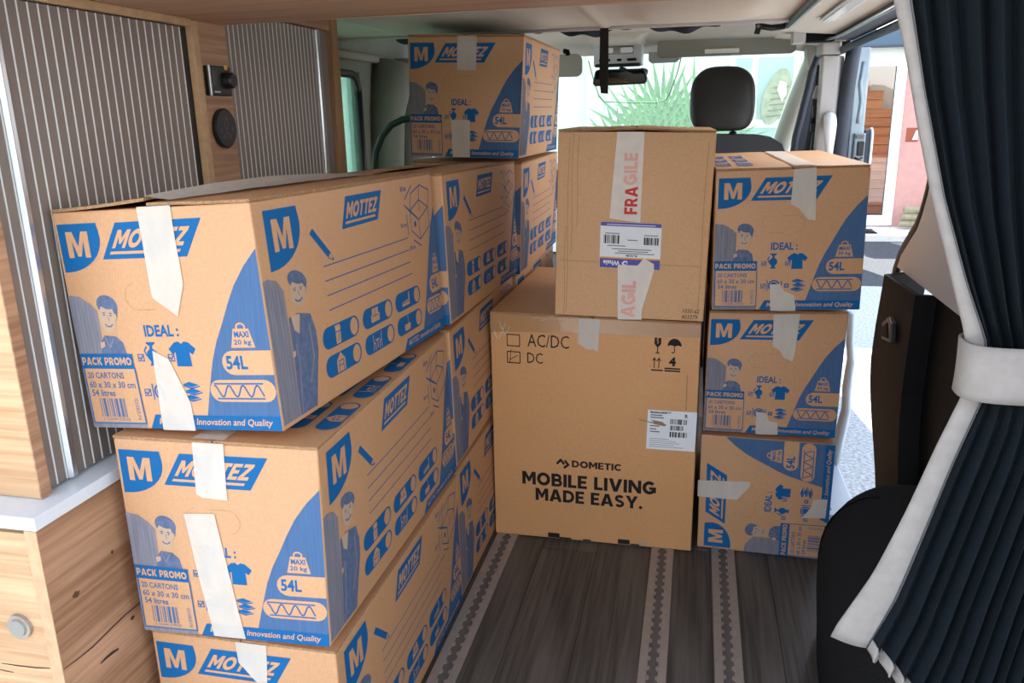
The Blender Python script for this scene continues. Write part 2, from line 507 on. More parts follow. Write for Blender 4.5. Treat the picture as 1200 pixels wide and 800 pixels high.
MB().prism([(1.962, 0.518), (2.02, 0.508), (2.026, 0.53), (1.985, 0.55)], 'x', 0.445, 0.45).build('latch_flap', 'darkp', wr, bevel=0.001)
MB().tube([(0.515, 1.55, 0.18 + 0.0), (0.506, 1.62, 0.36), (0.506, 1.58, 0.46), (0.51, 1.4, 0.5)], 0.01, 8).build('moulding_rib', 'darkp', wr, smooth=True)

# B pillar, seal, jamb
bp_ = S(MB().prism([(0.436, 3.35), (0.497, 3.35), (0.52, 3.40), (0.52, 3.55), (0.45, 3.55)], 'z', -0.05, 1.225).build('trim_1', 'beige', bevel=0.008, seg=3), 'beige pillar trim beside the sliding door opening')
BX('pillar_cap', (0.43, 0.5, 3.345, 3.5, 1.228, 1.275), 'beige', bp_, 0.008)
MB().tube([(0.53, 3.36, -0.05), (0.532, 3.36, 0.5), (0.527, 3.36, 0.8), (0.53, 3.36, 1.05), (0.54, 3.36, 1.2), (0.545, 3.36, 1.25)], 0.026, 10, flat=1.2).build('door_seal', 'seal', bp_, smooth=True)
jb = MB().prism([(0.555, 3.36), (0.607, 3.375), (0.62, 3.46), (0.555, 3.46)], 'z', -0.05, 1.25).build('door_jamb', 'paint', bp_, bevel=0.006)
MB().tube([(0.585, 3.366, 1.2), (0.578, 3.364, 1.12), (0.588, 3.367, 1.06), (0.582, 3.366, 0.98)], 0.008, 8, flat=.5).build('pressed_rib', 'paint', bp_, smooth=True)
lt = thing('door_latch', 'black door latch striker in the blue-grey metal door jamb', 'latch', (0.595, 3.36, 0.86))
BX('striker_plate', (0.572, 0.612, 3.352, 3.366, 0.835, 0.945), 'paint', lt, 0.004)
BX('striker_pocket', (0.584, 0.609, 3.345, 3.36, 0.862, 0.915), 'blackp', lt, 0.004)
BX('screw_plate', (0.576, 0.606, 3.347, 3.358, 0.925, 0.94), 'raild', lt, 0.003)
MB().tube([(0.578, 3.348, 0.855), (0.592, 3.344, 0.848), (0.606, 3.348, 0.855)], 0.004, 6).build('striker_bar', 'blackp', lt, smooth=True)
gh = thing('grab_handle', 'white plastic grab handle on the beige door pillar', 'handle', (0.478, 3.33, 0.8))
MB().tube([(0.476, 3.345, 1.01), (0.474, 3.31, 1.0), (0.474, 3.295, 0.975), (0.475, 3.295, 0.93), (0.479, 3.30, 0.88), (0.483, 3.305, 0.84), (0.484, 3.32, 0.76), (0.484, 3.345, 0.74)],
          [0.02, 0.023, 0.023, 0.02, 0.013, 0.012, 0.012, 0.012], 10).build('grip', 'whitep', gh, smooth=True)
MB().box(0.462, 0.492, 3.335, 3.352, 0.955, 1.015).build('mount', 'whitep', gh, bevel=0.005)
dm = thing('door_handle_pull', 'rounded dark pull with white rim at outer edge of door jamb', 'handle', (0.64, 3.5, 0.84))
MB().prism(rrect(3.44, 3.50, 0.80, 0.955, 0.028), 'x', 0.628, 0.650).build('dark_pad', 'seal', dm, bevel=0.004)
lp = [(0.650, a, b) for a, b in rrect(3.436, 3.504, 0.796, 0.959, 0.03)]
MB().tube(lp + [lp[0]], 0.005, 6).build('white_rim', 'whitep', dm, smooth=True)
# cab right side: seal, belts, A pillar, door
wf = S(MB().box(0.53, 0.56, 3.55, 4.6, -0.05, 0.82).box(0.53, 0.56, 3.55, 4.15, 1.25, 1.38).build('wall_front', 'darkp'), 'dark cab door panel')
MB().tube([(0.50, 3.8, 1.27), (0.475, 3.8, 1.242), (0.456, 3.8, 1.185), (0.446, 3.8, 1.116), (0.43, 3.8, 1.029), (0.41, 3.8, 0.923), (0.40, 3.8, 0.8), (0.40, 3.8, 0.6)], 0.016, 10).build('door_seal', 'seal', wf, smooth=True)
MB().prism([(0.405, 0.55), (0.41, 0.9), (0.433, 1.03), (0.452, 1.12), (0.47, 1.22), (0.54, 1.25), (0.54, 0.55)], 'y', 3.81, 3.84).build('door_glass_frame', 'seal', wf, bevel=0.003)
def apil(u, v):
    # swept pillar along the screen edge: v along, u around
    a = 2 * math.pi * u
    y = 4.05 + 1.15 * v
    z = 1.31 - 0.56 * v
    xc = 0.52 - 0.065 * v - 0.01 * math.sin(math.pi * v)
    return (xc + 0.052 * math.cos(a), y + 0.03 * math.sin(a), z + 0.05 * math.sin(a))
MB().grid(apil, 14, 12).build('pillar_trim', 'vis', wf, smooth=True, weld=True)
MB().prism([(0.445, 1.385), (0.455, 1.26), (0.468, 1.215), (0.50, 1.20), (0.54, 1.2), (0.54, 1.385)], 'y', 4.0, 4.12).build('pillar_top', 'vis', wf, bevel=0.012, seg=3)
BX('dashboard', (-1.15, 0.52, 4.75, 5.3, 0.5, 0.74), 'darkp', wf, 0.05)
sb = thing('seat_belt', 'grey seat belt hanging beside the beige door pillar', 'belt', (0.44, 3.5, 0.7))
MB().tube([(0.447, 3.5, 1.20), (0.441, 3.49, 1.09), (0.432, 3.49, 0.98), (0.418, 3.49, 0.84), (0.41, 3.49, 0.7)], 0.009, 8, flat=0.25).build('webbing', 'seal', sb, smooth=True)
MB().tube([(0.45, 3.5, 1.09), (0.449, 3.49, 0.98), (0.446, 3.49, 0.7)], 0.009, 8, flat=0.25).build('webbing', 'strap', sb, smooth=True)
MB().prism([(0.428, 1.075), (0.452, 1.07), (0.45, 1.12), (0.438, 1.125)], 'y', 3.47, 3.50).build('guide_loop', 'beige', sb, bevel=0.004)
BX('adjuster', (0.43, 0.454, 3.465, 3.5, 1.0, 1.045), 'blackp', sb, 0.004)
BX('tongue', (0.427, 0.447, 3.468, 3.5, 0.95, 0.985), 'blackp', sb, 0.004)

# windscreen
def wsg(u, v):
    y = 4.09 + 1.05 * v
    return (-1.15 + 1.66 * u, y - 0.10 * (2 * u - 1) ** 4 * 0.4 , 1.318 - 0.49 * 1.05 * v)
ws = S(MB().grid(wsg, 16, 8).build('window_2', 'ws', smooth=True), 'green tinted windscreen')
MB().tube([(-0.536, 4.14, 1.285), (-0.53, 4.32, 1.195), (-0.522, 4.46, 1.13), (-0.50, 4.52, 1.098), (-0.40, 4.535, 1.092), (-0.22, 4.54, 1.088), (-0.175, 4.52, 1.098), (-0.15, 4.44, 1.14), (-0.115, 4.27, 1.22), (-0.095, 4.14, 1.285)], 0.0028, 6).build('sensor_outline', 'palm', ws, smooth=True)
# sill and step of the sliding door
sl = S(BX('trim_2', (0.36, 0.472, 2.16, 3.34, -0.075, -0.045), 'sill', None, 0.008), 'pale blue-grey door step')
BX('step_groove', (0.395, 0.402, 2.2, 3.3, -0.046, -0.0435), 'blackp', sl, 0)
cs = S(MB().tube([(0.470, 2.55, 0.44), (0.474, 2.55, 0.35), (0.482, 2.55, 0.29), (0.478, 2.55, 0.2), (0.482, 2.55, 0.13), (0.468, 2.55, 0.02), (0.46, 2.55, -0.04)], [0.010, 0.011, 0.012, 0.014, 0.014, 0.016, 0.016], 8, flat=2.5).build('trim_3', 'sill', base=(0.46, 2.55, -0.04), smooth=True), 'pale curved plastic door edge behind the right stack')

# rails
def rail(x, n, lab):
    t = thing('floor_rail', lab, 'rail', (x, 0.6, 0.0), 'seat rails set in the floor')
    BX('channel', (x - 0.011, x + 0.011, 0.6, 3.2, 0.0002, 0.0012), 'raild', t, 0)
    for s in (-1, 1):
        a, b = sorted((x + s * 0.0105, x + s * 0.027))
        BX('side_strip', (a, b, 0.6, 3.2, 0.0002, 0.005), 'rail', t, 0.001)
        tb = MB()
        y = 0.62
        while y < 3.1:
            r = 0.0062
            poly = [(x + s * 0.0108, y - r), (x + s * 0.0108, y + r)] + [(x + s * (0.0108 - r * 0.9 * math.sin(math.pi * k / 6)), y + r * math.cos(math.pi * k / 6)) for k in range(1, 6)]
            tb.prism(poly, 'z', 0.0015, 0.0048)
            y += 0.0285
        tg = tb.build('scalloped_lip', 'rail', t)
        tg['kind'] = 'stuff'
rail(-0.437, 0, 'left aluminium floor rail running along the carton stacks')
rail(-0.047, 1, 'middle aluminium floor rail in front of the big appliance carton')
rail(0.096, 2, 'right aluminium floor rail in front of the right carton stack')

# ================================================================ KITCHEN CABINET
bc = thing('base_cabinet', 'oak base cabinet below the white worktop at left', 'cabinet', (-0.97, 1.3, 0.0))
BX('side_panel', (-0.820, -0.803, 0.774, 1.90, 0.001, 0.536), 'oakY', bc, 0.0008)
BX('edge_band', (-0.8205, -0.8025, 0.7732, 0.7745, 0.001, 0.536), 'oakE', bc, 0)
dpn = BX('door_panel', (-1.13, -0.8225, 0.776, 0.794, 0.01, 0.53), 'oakX', bc, 0.001)
pl = MB().tube([(-0.8575, 0.778, 0.391), (-0.8575, 0.771, 0.391)], [0.0185, 0.0175], 28).build('push_lock', 'rail', dpn)
MB().tube([(-0.8575, 0.772, 0.391), (-0.8575, 0.768, 0.391)], [0.0125, 0.0118], 28).build('button', 'vis', dpn)
BX('back_panel', (-1.14, -1.125, 0.80, 1.90, 0.001, 0.53), 'oakY', bc, 0)
BX('end_panel', (-1.12, -0.822, 1.88, 1.898, 0.001, 0.53), 'oakX', bc, 0)
# dark cracks of the knotty oak decor
def crack(pts, w, x=None, y=None):
    mb = MB()
    vs = []
    n = len(pts)
    for i, (a, b) in enumerate(pts):
        ww = w * (0.25 + math.sin(math.pi * (i + 0.3) / (n)) * 0.9)
        for s in (-1, 1):
            vs.append((x, a, b + s * ww) if x is not None else (a, y, b + s * ww))
    mb.add(vs, [(2 * i, 2 * i + 1, 2 * i + 3, 2 * i + 2) for i in range(n - 1)])
    return mb
M_['crack'] = mat('dark_wood_crack', (62, 42, 32), 0.8)
crack([(0.776, 0.331), (0.80, 0.3285), (0.83, 0.327), (0.87, 0.3305), (0.90, 0.332), (0.93, 0.331), (0.99, 0.333)], 0.0011, x=-0.8024).build('wood_crack', 'crack', bc)
crack([(0.838, 0.2935), (0.85, 0.2945), (0.862, 0.2935), (0.876, 0.291)], 0.0022, x=-0.8024).build('wood_crack', 'crack', bc)
M_['knot'] = mat('wood_knot', (112, 76, 52), 0.7, noise=0.3, nscale=150)
for ky, kz, ka, kb in ((0.818, 0.418, 0.007, 0.0045), (0.895, 0.439, 0.003, 0.003), (0.913, 0.318, 0.005, 0.003)):
    kn = MB()
    kn.add([(-0.8024, ky + ka * math.cos(2 * math.pi * k / 14) * (1 + .2 * math.sin(k * 2.3)), kz + kb * math.sin(2 * math.pi * k / 14) * (1 + .2 * math.cos(k * 1.7))) for k in range(14)], [tuple(range(14))])
    kn.build('wood_knot', 'knot', bc)
crack([(-0.903, 0.326), (-0.876, 0.326), (-0.847, 0.327), (-0.824, 0.3295)], 0.0009, y=0.7755).build('wood_crack', 'crack', dpn)
crack([(-0.912, 0.316), (-0.90, 0.3145), (-0.886, 0.314)], 0.0007, y=0.7755).build('wood_crack', 'crack', dpn)
wk = BX('worktop', (-1.14, -0.80, 0.772, 1.90, 0.537, 0.5555), 'worktop', None, 0.0012)
tag(wk, 'white worktop slab lying on the oak base cabinet', 'worktop')

wc = thing('wall_cabinet', 'oak cabinet with two grey slatted tambour doors on the white worktop', 'cabinet', (-0.98, 1.36, 0.556))
epn = BX('end_panel', (-1.13, -0.832, 0.8205, 0.838, 0.5565, 1.185), 'oakX', wc, 0.001)
BX('edge_band', (-0.8325, -0.8305, 0.8203, 0.8383, 0.5565, 1.185), 'oakY', epn, 0)
def tambour(y0, y1, z1, pitch, handle_at, x=-0.838):
    d = MB().box(x - 0.012, x - 0.0085, y0, y1, 0.559, z1).build('tambour_door', 'slat', wc)
    me = None
    y = y0 + 0.001
    k = 0
    sm = MB()
    while y + pitch <= y1 + 1e-6:
        if k != handle_at:
            if me is None:
                # gently rounded slat
                prof = [(-0.0085, 0.0), (-0.0004, 0.0), (0.0, 0.0006), (0.0, pitch - 0.0030), (-0.0004, pitch - 0.0024), (-0.0085, pitch - 0.0024)]
                sb_ = MB().prism([(x + a, b) for a, b in prof], 'z', 0.560, z1 - 0.001)
                ob = sb_.build('slat', 'slat', d)
                me = ob.data
            else:
                ob = bpy.data.objects.new('slat', me)
                COL.objects.link(ob)
                ob.parent = d
            ob.location = (0, y + root_loc(wc).y * 0, 0)
        else:
            MB().prism([(x - 0.008, y), (x + 0.002, y), (x + 0.007, y + 0.004), (x + 0.007, y + pitch - 0.006), (x + 0.001, y + pitch - 0.0024), (x - 0.008, y + pitch - 0.0024)], 'z', 0.560, z1 - 0.001).build('slat_handle', 'alu', d, bevel=0.001)
        sm.box(x - 0.0085, x + 0.0008, y + pitch - 0.0019, y + pitch - 0.0005, 0.560, z1 - 0.001)
        y += pitch
        k += 1
    so = sm.build('seam_strips', 'seam', d)
    so['kind'] = 'stuff'
    return d
tambour(0.8405, 1.276, 1.186, 0.0178, 2)
BX('rubber_gap', (-0.86, -0.842, 1.277, 1.291, 0.557, 1.187), 'blackp', wc, 0)
BX('post', (-1.12, -0.830, 1.291, 1.309, 0.5565, 1.197), 'oakE', wc, 0.001)
cp = BX('control_panel', (-0.86, -0.837, 1.310, 1.405, 0.5565, 1.28), 'oakY', wc, 0.0005)
tambour(1.408, 1.775, 1.228, 0.0166, 99, x=-0.842)
BX('door_edge_profile', (-0.85, -0.836, 1.776, 1.796, 0.557, 1.228), 'alu', wc, 0.003)
BX('jamb_strip', (-0.86, -0.843, 1.797, 1.845, 0.557, 1.228), 'slat', wc, 0)
BX('frame_post', (-1.12, -0.834, 1.846, 1.888, 0.5565, 1.262), 'oakZ', wc, 0.001)
BX('top_rail', (-0.86, -0.835, 1.408, 1.8455, 1.229, 1.262), 'oakY', wc, 0.001)
BX('back_panel', (-1.14, -1.125, 0.84, 1.88, 0.557, 1.185), 'oakY', wc, 0)
# control display with knob
cd = BX('heater_control', (-0.838, -0.827, 1.322, 1.392, 1.078, 1.128), 'blackp', wc, 0.002)
BX('chrome_side', (-0.830, -0.8255, 1.3215, 1.326, 1.0775, 1.1285), 'alu', cd, 0.001)
BX('screen', (-0.829, -0.8262, 1.334, 1.358, 1.094, 1.122), 'screen', cd, 0.0004)
BX('silver_marking', (-0.828, -0.8263, 1.334, 1.352, 1.083, 1.0855), 'consol', cd, 0)
MB().tube([(-0.828, 1.376, 1.104), (-0.815, 1.376, 1.104), (-0.812, 1.376, 1.104)], [0.0145, 0.0135, 0.011], 24).build('knob', 'blackp', cd)
BX('yellow_marker', (-0.829, -0.8255, 1.372, 1.381, 1.122, 1.130), 'yellow', cd, 0.0005)
tp = MB().tube([(-0.838, 1.363, 1.022), (-0.831, 1.363, 1.022), (-0.829, 1.363, 1.022)], [0.0345, 0.0345, 0.032], 40).build('touch_panel', 'blackp', wc)

# ================================================================ print artwork (flat print as thin layers)
class Art:
    """flat shapes in face units (x across, y up); order gives the layer"""
    def __init__(s, W=1.0, H=1.0):
        s.W, s.H = W, H
        s.items = []      # (verts2d, faces, layer, mat)
        s.cut = None
    def raw(s, vs, fs, layer, mt):
        s.items.append((vs, fs, layer, mt))
    def poly(s, pts, mt='blue', layer=0):
        tri = tessellate_polygon([[Vector((a, b, 0)) for a, b in pts]])
        s.raw(list(pts), [tuple(t) for t in tri], layer, mt)
    def rect(s, x0, y0, x1, y1, mt='blue', layer=0):
        s.poly([(x0, y0), (x1, y0), (x1, y1), (x0, y1)], mt, layer)
    def ell(s, cx, cy, rx, ry, mt='blue', layer=0, n=20, rot=0.0):
        c, q = math.cos(rot), math.sin(rot)
        pts = []
        for k in range(n):
            a = 2 * math.pi * k / n
            x, y = rx * math.cos(a), ry * math.sin(a)
            pts.append((cx + x * c - y * q, cy + x * q + y * c))
        s.poly(pts, mt, layer)
    def pill(s, x0, y0, x1, y1, mt='blue', layer=0, right=True, n=8):
        r = (y1 - y0) / 2
        cy = (y0 + y1) / 2
        pts = [(x0 + r - r * math.sin(math.pi * k / n), cy + r * math.cos(math.pi * k / n)) for k in range(n + 1)]
        if right:
            pts += [(x1 - r + r * math.sin(math.pi * k / n), cy - r * math.cos(math.pi * k / n)) for k in range(n + 1)]
        else:
            pts += [(x1, y0), (x1, y1)]
        s.poly(pts, mt, layer)
    def line(s, pts, w, mt='blue', layer=0, close=False):
        if close:
            pts = list(pts) + [pts[0]]
        for (xa, ya), (xb, yb) in zip(pts, pts[1:]):
            dx, dy = xb - xa, yb - ya
            L = math.hypot(dx, dy) or 1
            nx, ny = -dy / L * w / 2, dx / L * w / 2
            ex, ey = dx / L * w * 0.4, dy / L * w * 0.4
            s.raw([(xa - ex + nx, ya - ey + ny), (xa - ex - nx, ya - ey - ny), (xb + ex - nx, yb + ey - ny), (xb + ex + nx, yb + ey + ny)], [(0, 1, 2), (0, 2, 3)], layer, mt)
    def text(s, string, x0, y0, x1, y1, mt='blue', layer=1, bold=0.0, shear=0.0, rot=0):
        vs, fs = text_mesh(string, bold, shear) if bold >= 0 else heavy(string)
        out = []
        for a, b in vs:
            if rot == 90:
                a, b = 1 - b, a
            elif rot == -90:
                a, b = b, 1 - a
            elif rot == 180:
                a, b = 1 - a, 1 - b
            out.append((x0 + (x1 - x0) * a, y0 + (y1 - y0) * b))
        s.raw(out, fs, layer, mt)
    def baked(s, n=8):
        """cut along an n x n grid so the print follows the bulge of the board"""
        if s.cut:
            return s.cut
        mats, V, F, Mi, Ly = [], [], [], [], []
        for vs, fs, layer, mt in s.items:
            if mt not in mats:
                mats.append(mt)
            ext = max(max(a for a, b in vs) - min(a for a, b in vs), max(b for a, b in vs) - min(b for a, b in vs))
            if ext > 0.2 and len(vs) < 120:
                bm = bmesh.new()
                bv = [bm.verts.new((a, b, 0)) for a, b in vs]
                for f in fs:
                    try:
                        bm.faces.new([bv[i] for i in f])
                    except ValueError:
                        pass
                for ax, tot in ((0, s.W), (1, s.H)):
                    for k in range(1, n):
                        co = [0, 0, 0]; co[ax] = tot * k / n
                        no = [0, 0, 0]; no[ax] = 1
                        bmesh.ops.bisect_plane(bm, geom=bm.verts[:] + bm.edges[:] + bm.faces[:], plane_co=co, plane_no=no)
                bm.verts.index_update()
                vs = [(v.co.x, v.co.y) for v in bm.verts]
                fs = [[v.index for v in f.verts] for f in bm.faces]
                bm.free()
            n0 = len(V)
            V += [(min(max(a / s.W, 0.004), 0.996), min(max(b / s.H, 0.004), 0.996), layer) for a, b in vs]
            F += [[i + n0 for i in f] for f in fs]
            Mi += [mats.index(mt)] * len(fs)
        s.cut = (mats, V, F, Mi)
        return s.cut

_tc = {}
def text_mesh(string, bold, shear):
    key = (string, bold, shear)
    if key in _tc:
        return _tc[key]
    cu = bpy.data.curves.new('t', 'FONT')
    cu.body = string
    cu.resolution_u = 2
    cu.offset = bold
    cu.shear = shear
    cu.fill_mode = 'FRONT'
    o = bpy.data.objects.new('t', cu)
    me = bpy.data.meshes.new_from_object(o)
    vs = [(v.co.x, v.co.y) for v in me.vertices]
    fs = [list(p.vertices) for p in me.polygons]
    bpy.data.objects.remove(o)
    bpy.data.curves.remove(cu)
    bpy.data.meshes.remove(me)
    xa, xb = min(v[0] for v in vs), max(v[0] for v in vs)
    ya, yb = min(v[1] for v in vs), max(v[1] for v in vs)
    vs = [((a - xa) / (xb - xa), (b - ya) / (yb - ya)) for a, b in vs]
    _tc[key] = (vs, fs)
    return _tc[key]

def heavy(string):
    """heavy grotesque capitals built from strips; returns verts in a unit box and faces"""
    def st(pts, w):
        vs, fs = [], []
        n = len(pts)
        for i, (x, y) in enumerate(pts):
            xa, ya = pts[max(i - 1, 0)]; xb, yb = pts[min(i + 1, n - 1)]
            L = math.hypot(xb - xa, yb - ya) or 1
            nx, ny = -(yb - ya) / L * w / 2, (xb - xa) / L * w / 2
            vs += [(x + nx, y + ny), (x - nx, y - ny)]
        fs = [(2 * i, 2 * i + 1, 2 * i + 3, 2 * i + 2) for i in range(n - 1)]
        return vs, fs
    def arc(cx, cy, rx, ry, a0, a1, n=14):
        return [(cx + rx * math.cos(math.radians(a0 + (a1 - a0) * k / n)), cy + ry * math.sin(math.radians(a0 + (a1 - a0) * k / n))) for k in range(n + 1)]
    def po(*pts):
        return list(pts), [tuple(t) for t in tessellate_polygon([[Vector((a, b, 0)) for a, b in pts]])]
    def rc(a, b, c, d): return po((a, b), (c, b), (c, d), (a, d))
    G = {
     'M': (1.0, [po((0, 0), (0, 1), (.27, 1), (.5, .55), (.73, 1), (1, 1), (1, 0), (.75, 0), (.75, .6), (.56, .22), (.44, .22), (.25, .6), (.25, 0))]),
     'O': (.98, [st(arc(.49, .5, .365, .385, 0, 360, 32), .25)]),
     'C': (.86, [st(arc(.47, .5, .35, .385, 42, 318, 26), .25)]),
     'G': (.94, [st(arc(.47, .5, .35, .385, 42, 345, 28), .25), rc(.47, .36, .94, .56), rc(.72, .12, .94, .5)]),
     'D': (.88, [rc(0, 0, .25, 1), st([(.2, .885)] + arc(.38, .5, .375, .385, 90, -90, 16) + [(.2, .115)], .23)]),
     'B': (.78, [rc(0, 0, .25, 1), st([(.2, .895)] + arc(.42, .705, .21, .19, 90, -90, 10) + [(.2, .515)], .21), st([(.2, .485)] + arc(.44, .295, .235, .19, 90, -90, 10) + [(.2, .105)], .21)]),
     'P': (.74, [rc(0, 0, .25, 1), st([(.2, .89)] + arc(.40, .65, .22, .24, 90, -90, 12) + [(.2, .41)], .22)]),
     'R': (.80, [rc(0, 0, .25, 1), st([(.2, .89)] + arc(.40, .66, .22, .23, 90, -90, 12) + [(.2, .43)], .22), po((.30, .42), (.54, 0), (.82, 0), (.56, .46))]),
     'K': (.84, [rc(0, 0, .25, 1), po((.25, .42), (.54, 1), (.84, 1), (.52, .54), (.86, 0), (.56, 0), (.34, .4), (.25, .3))]),
     'I': (.25, [rc(0, 0, .25, 1)]),
     'L': (.62, [po((0, 0), (0, 1), (.25, 1), (.25, .22), (.62, .22), (.62, 0))]),
     'E': (.66, [po((0, 0), (0, 1), (.66, 1), (.66, .79), (.25, .79), (.25, .61), (.60, .61), (.60, .40), (.25, .40), (.25, .21), (.66, .21), (.66, 0))]),
     'F': (.64, [po((0, 0), (0, 1), (.64, 1), (.64, .78), (.25, .78), (.25, .58), (.60, .58), (.60, .36), (.25, .36), (.25, 0))]),
     'T': (.74, [po((.245, 0), (.245, .78), (0, .78), (0, 1), (.74, 1), (.74, .78), (.495, .78), (.495, 0))]),
     'Z': (.74, [po((0, 0), (0, .2), (.40, .79), (.03, .79), (.03, 1), (.72, 1), (.72, .8), (.32, .21), (.74, .21), (.74, 0))]),
     'N': (.90, [po((0, 0), (0, 1), (.25, 1), (.66, .42), (.66, 1), (.90, 1), (.90, 0), (.66, 0), (.24, .58), (.24, 0))]),
     'V': (.96, [po((.34, 0), (0, 1), (.28, 1), (.48, .34), (.68, 1), (.96, 1), (.62, 0))]),
     'A': (.98, [po((0, 0), (.34, 1), (.64, 1), (.98, 0), (.70, 0), (.645, .17), (.335, .17), (.28, 0)) if False else po((0, 0), (.34, 1), (.49, 1), (.49, .72), (.395, .37), (.49, .37), (.49, .18), (.335, .18), (.28, 0)), po((.98, 0), (.70, 0), (.645, .18), (.49, .18), (.49, .37), (.585, .37), (.49, .72), (.49, 1), (.64, 1))]),
     'Y': (.92, [po((.335, 0), (.335, .38), (0, 1), (.29, 1), (.46, .62), (.63, 1), (.92, 1), (.585, .38), (.585, 0))]),
     'S': (.74, [st(arc(.37, .705, .24, .185, 25, 270, 14) + arc(.37, .295, .245, .185, 90, -155, 14), .22)]),
     '.': (.26, [st(arc(.13, .12, .065, .065, 0, 360, 14), .13)]), ' ': (.34, [])}
    V, F, x = [], [], 0.0
    for ch in string:
        w, parts = G[ch]
        for vs, fs in parts:
            n = len(V)
            V += [(x + a, b) for a, b in vs]
            F += [[i + n for i in f] for f in fs]
        x += w + .085
    x -= .085
    return [(a / x, b) for a, b in V], F

def shield(A, x0, x1, yt, yb, k='kraft'):
    w, h = x1 - x0, yt - yb
    pts = [(x0, yt), (x0 + 0.955 * w, yt)]
    for q in range(0, 11):
        a = math.radians(-8 + 98 * q / 10)
        pts.append((x0 + w * (0.06 + 0.94 * math.cos(a)), yt - h * (0.30 + 0.70 * math.sin(a)) if q else yt - h * 0.2))
    pts.append((x0, yb))
    A.poly(pts, 'blue', 0)
    # M
    mx0, mx1, my0, my1 = x0 + 0.18 * w, x0 + 0.72 * w, yb + 0.30 * h, yt - 0.16 * h
    mw, mh = mx1 - mx0, my1 - my0
    P = lambda a, b: (mx0 + a * mw, my0 + b * mh)
    A.poly([P(0, 0), P(0, 1), P(.3, 1), P(.5, .42), P(.7, 1), P(1, 1), P(1, 0), P(.76, 0), P(.76, .66), P(.58, .05), P(.42, .05), P(.24, .66), P(.24, 0)], k, 2)

def logo(A, tl, tr, br, bl, k='kraft'):
    A.poly([tl, tr, br, bl], 'blue', 0)
    def Q(u, v):
        a = (bl[0] + (br[0] - bl[0]) * u, bl[1] + (br[1] - bl[1]) * u)
        b = (tl[0] + (tr[0] - tl[0]) * u, tl[1] + (tr[1] - tl[1]) * u)
        return (a[0] + (b[0] - a[0]) * v, a[1] + (b[1] - a[1]) * v)
    vs, fs = heavy('MOTTEZ')
    A.raw([Q(0.07 + 0.84 * a, 0.30 + 0.50 * b) for a, b in vs], fs, 2, k)
    A.poly([Q(0.07, 0.13), Q(0.9, 0.13), Q(0.9, 0.21), Q(0.07, 0.21)], k, 2)

def weight(A, x0, x1, y0, y1, k='kraft'):
    w, h = x1 - x0, y1 - y0
    A.poly([(x0, y0), (x1, y0), (x0 + .82 * w, y0 + .74 * h), (x0 + .18 * w, y0 + .74 * h)], k, 2)
    pts = [(x0 + w * (.5 + .17 * math.cos(a)), y0 + h * (.80 + .14 * math.sin(a))) for a in [math.pi * q / 6 - 0.3 for q in range(0, 8)]]
    A.line(pts, .07 * w, k, 2)
    A.text('MAXI', x0 + .2 * w, y0 + .40 * h, x0 + .8 * w, y0 + .64 * h, 'blue', 3, .03)
    A.text('20 kg', x0 + .14 * w, y0 + .06 * h, x0 + .86 * w, y0 + .32 * h, 'blue', 3, .02)

def wedge_marks(A, x54, xw, xr, wa, k='kraft'):
    weight(A, wa[0], wa[1], .385, .50, k)
    A.pill(x54, .262, xr, .372, k, 2, right=False)
    w = xr - x54
    A.text('54L', x54 + .08 * w, .287, x54 + .50 * w, .350, 'blue', 3, .03)
    A.pill(xw, .138, xr - .006, .240, k, 2, right=True)
    w = xr - xw
    A.line([(xw + .08 * w, .222), (xw + .80 * w, .222)], .007, 'blue', 3)
    A.line([(xw + .10 * w, .153), (xw + .80 * w, .153)], .007, 'blue', 3)
    A.line([(xw + w * (.08 + .72 * q / 40), .188 + .026 * math.cos(q / 40 * 2 * math.pi * 3.4)) for q in range(41)], .007, 'blue', 3)

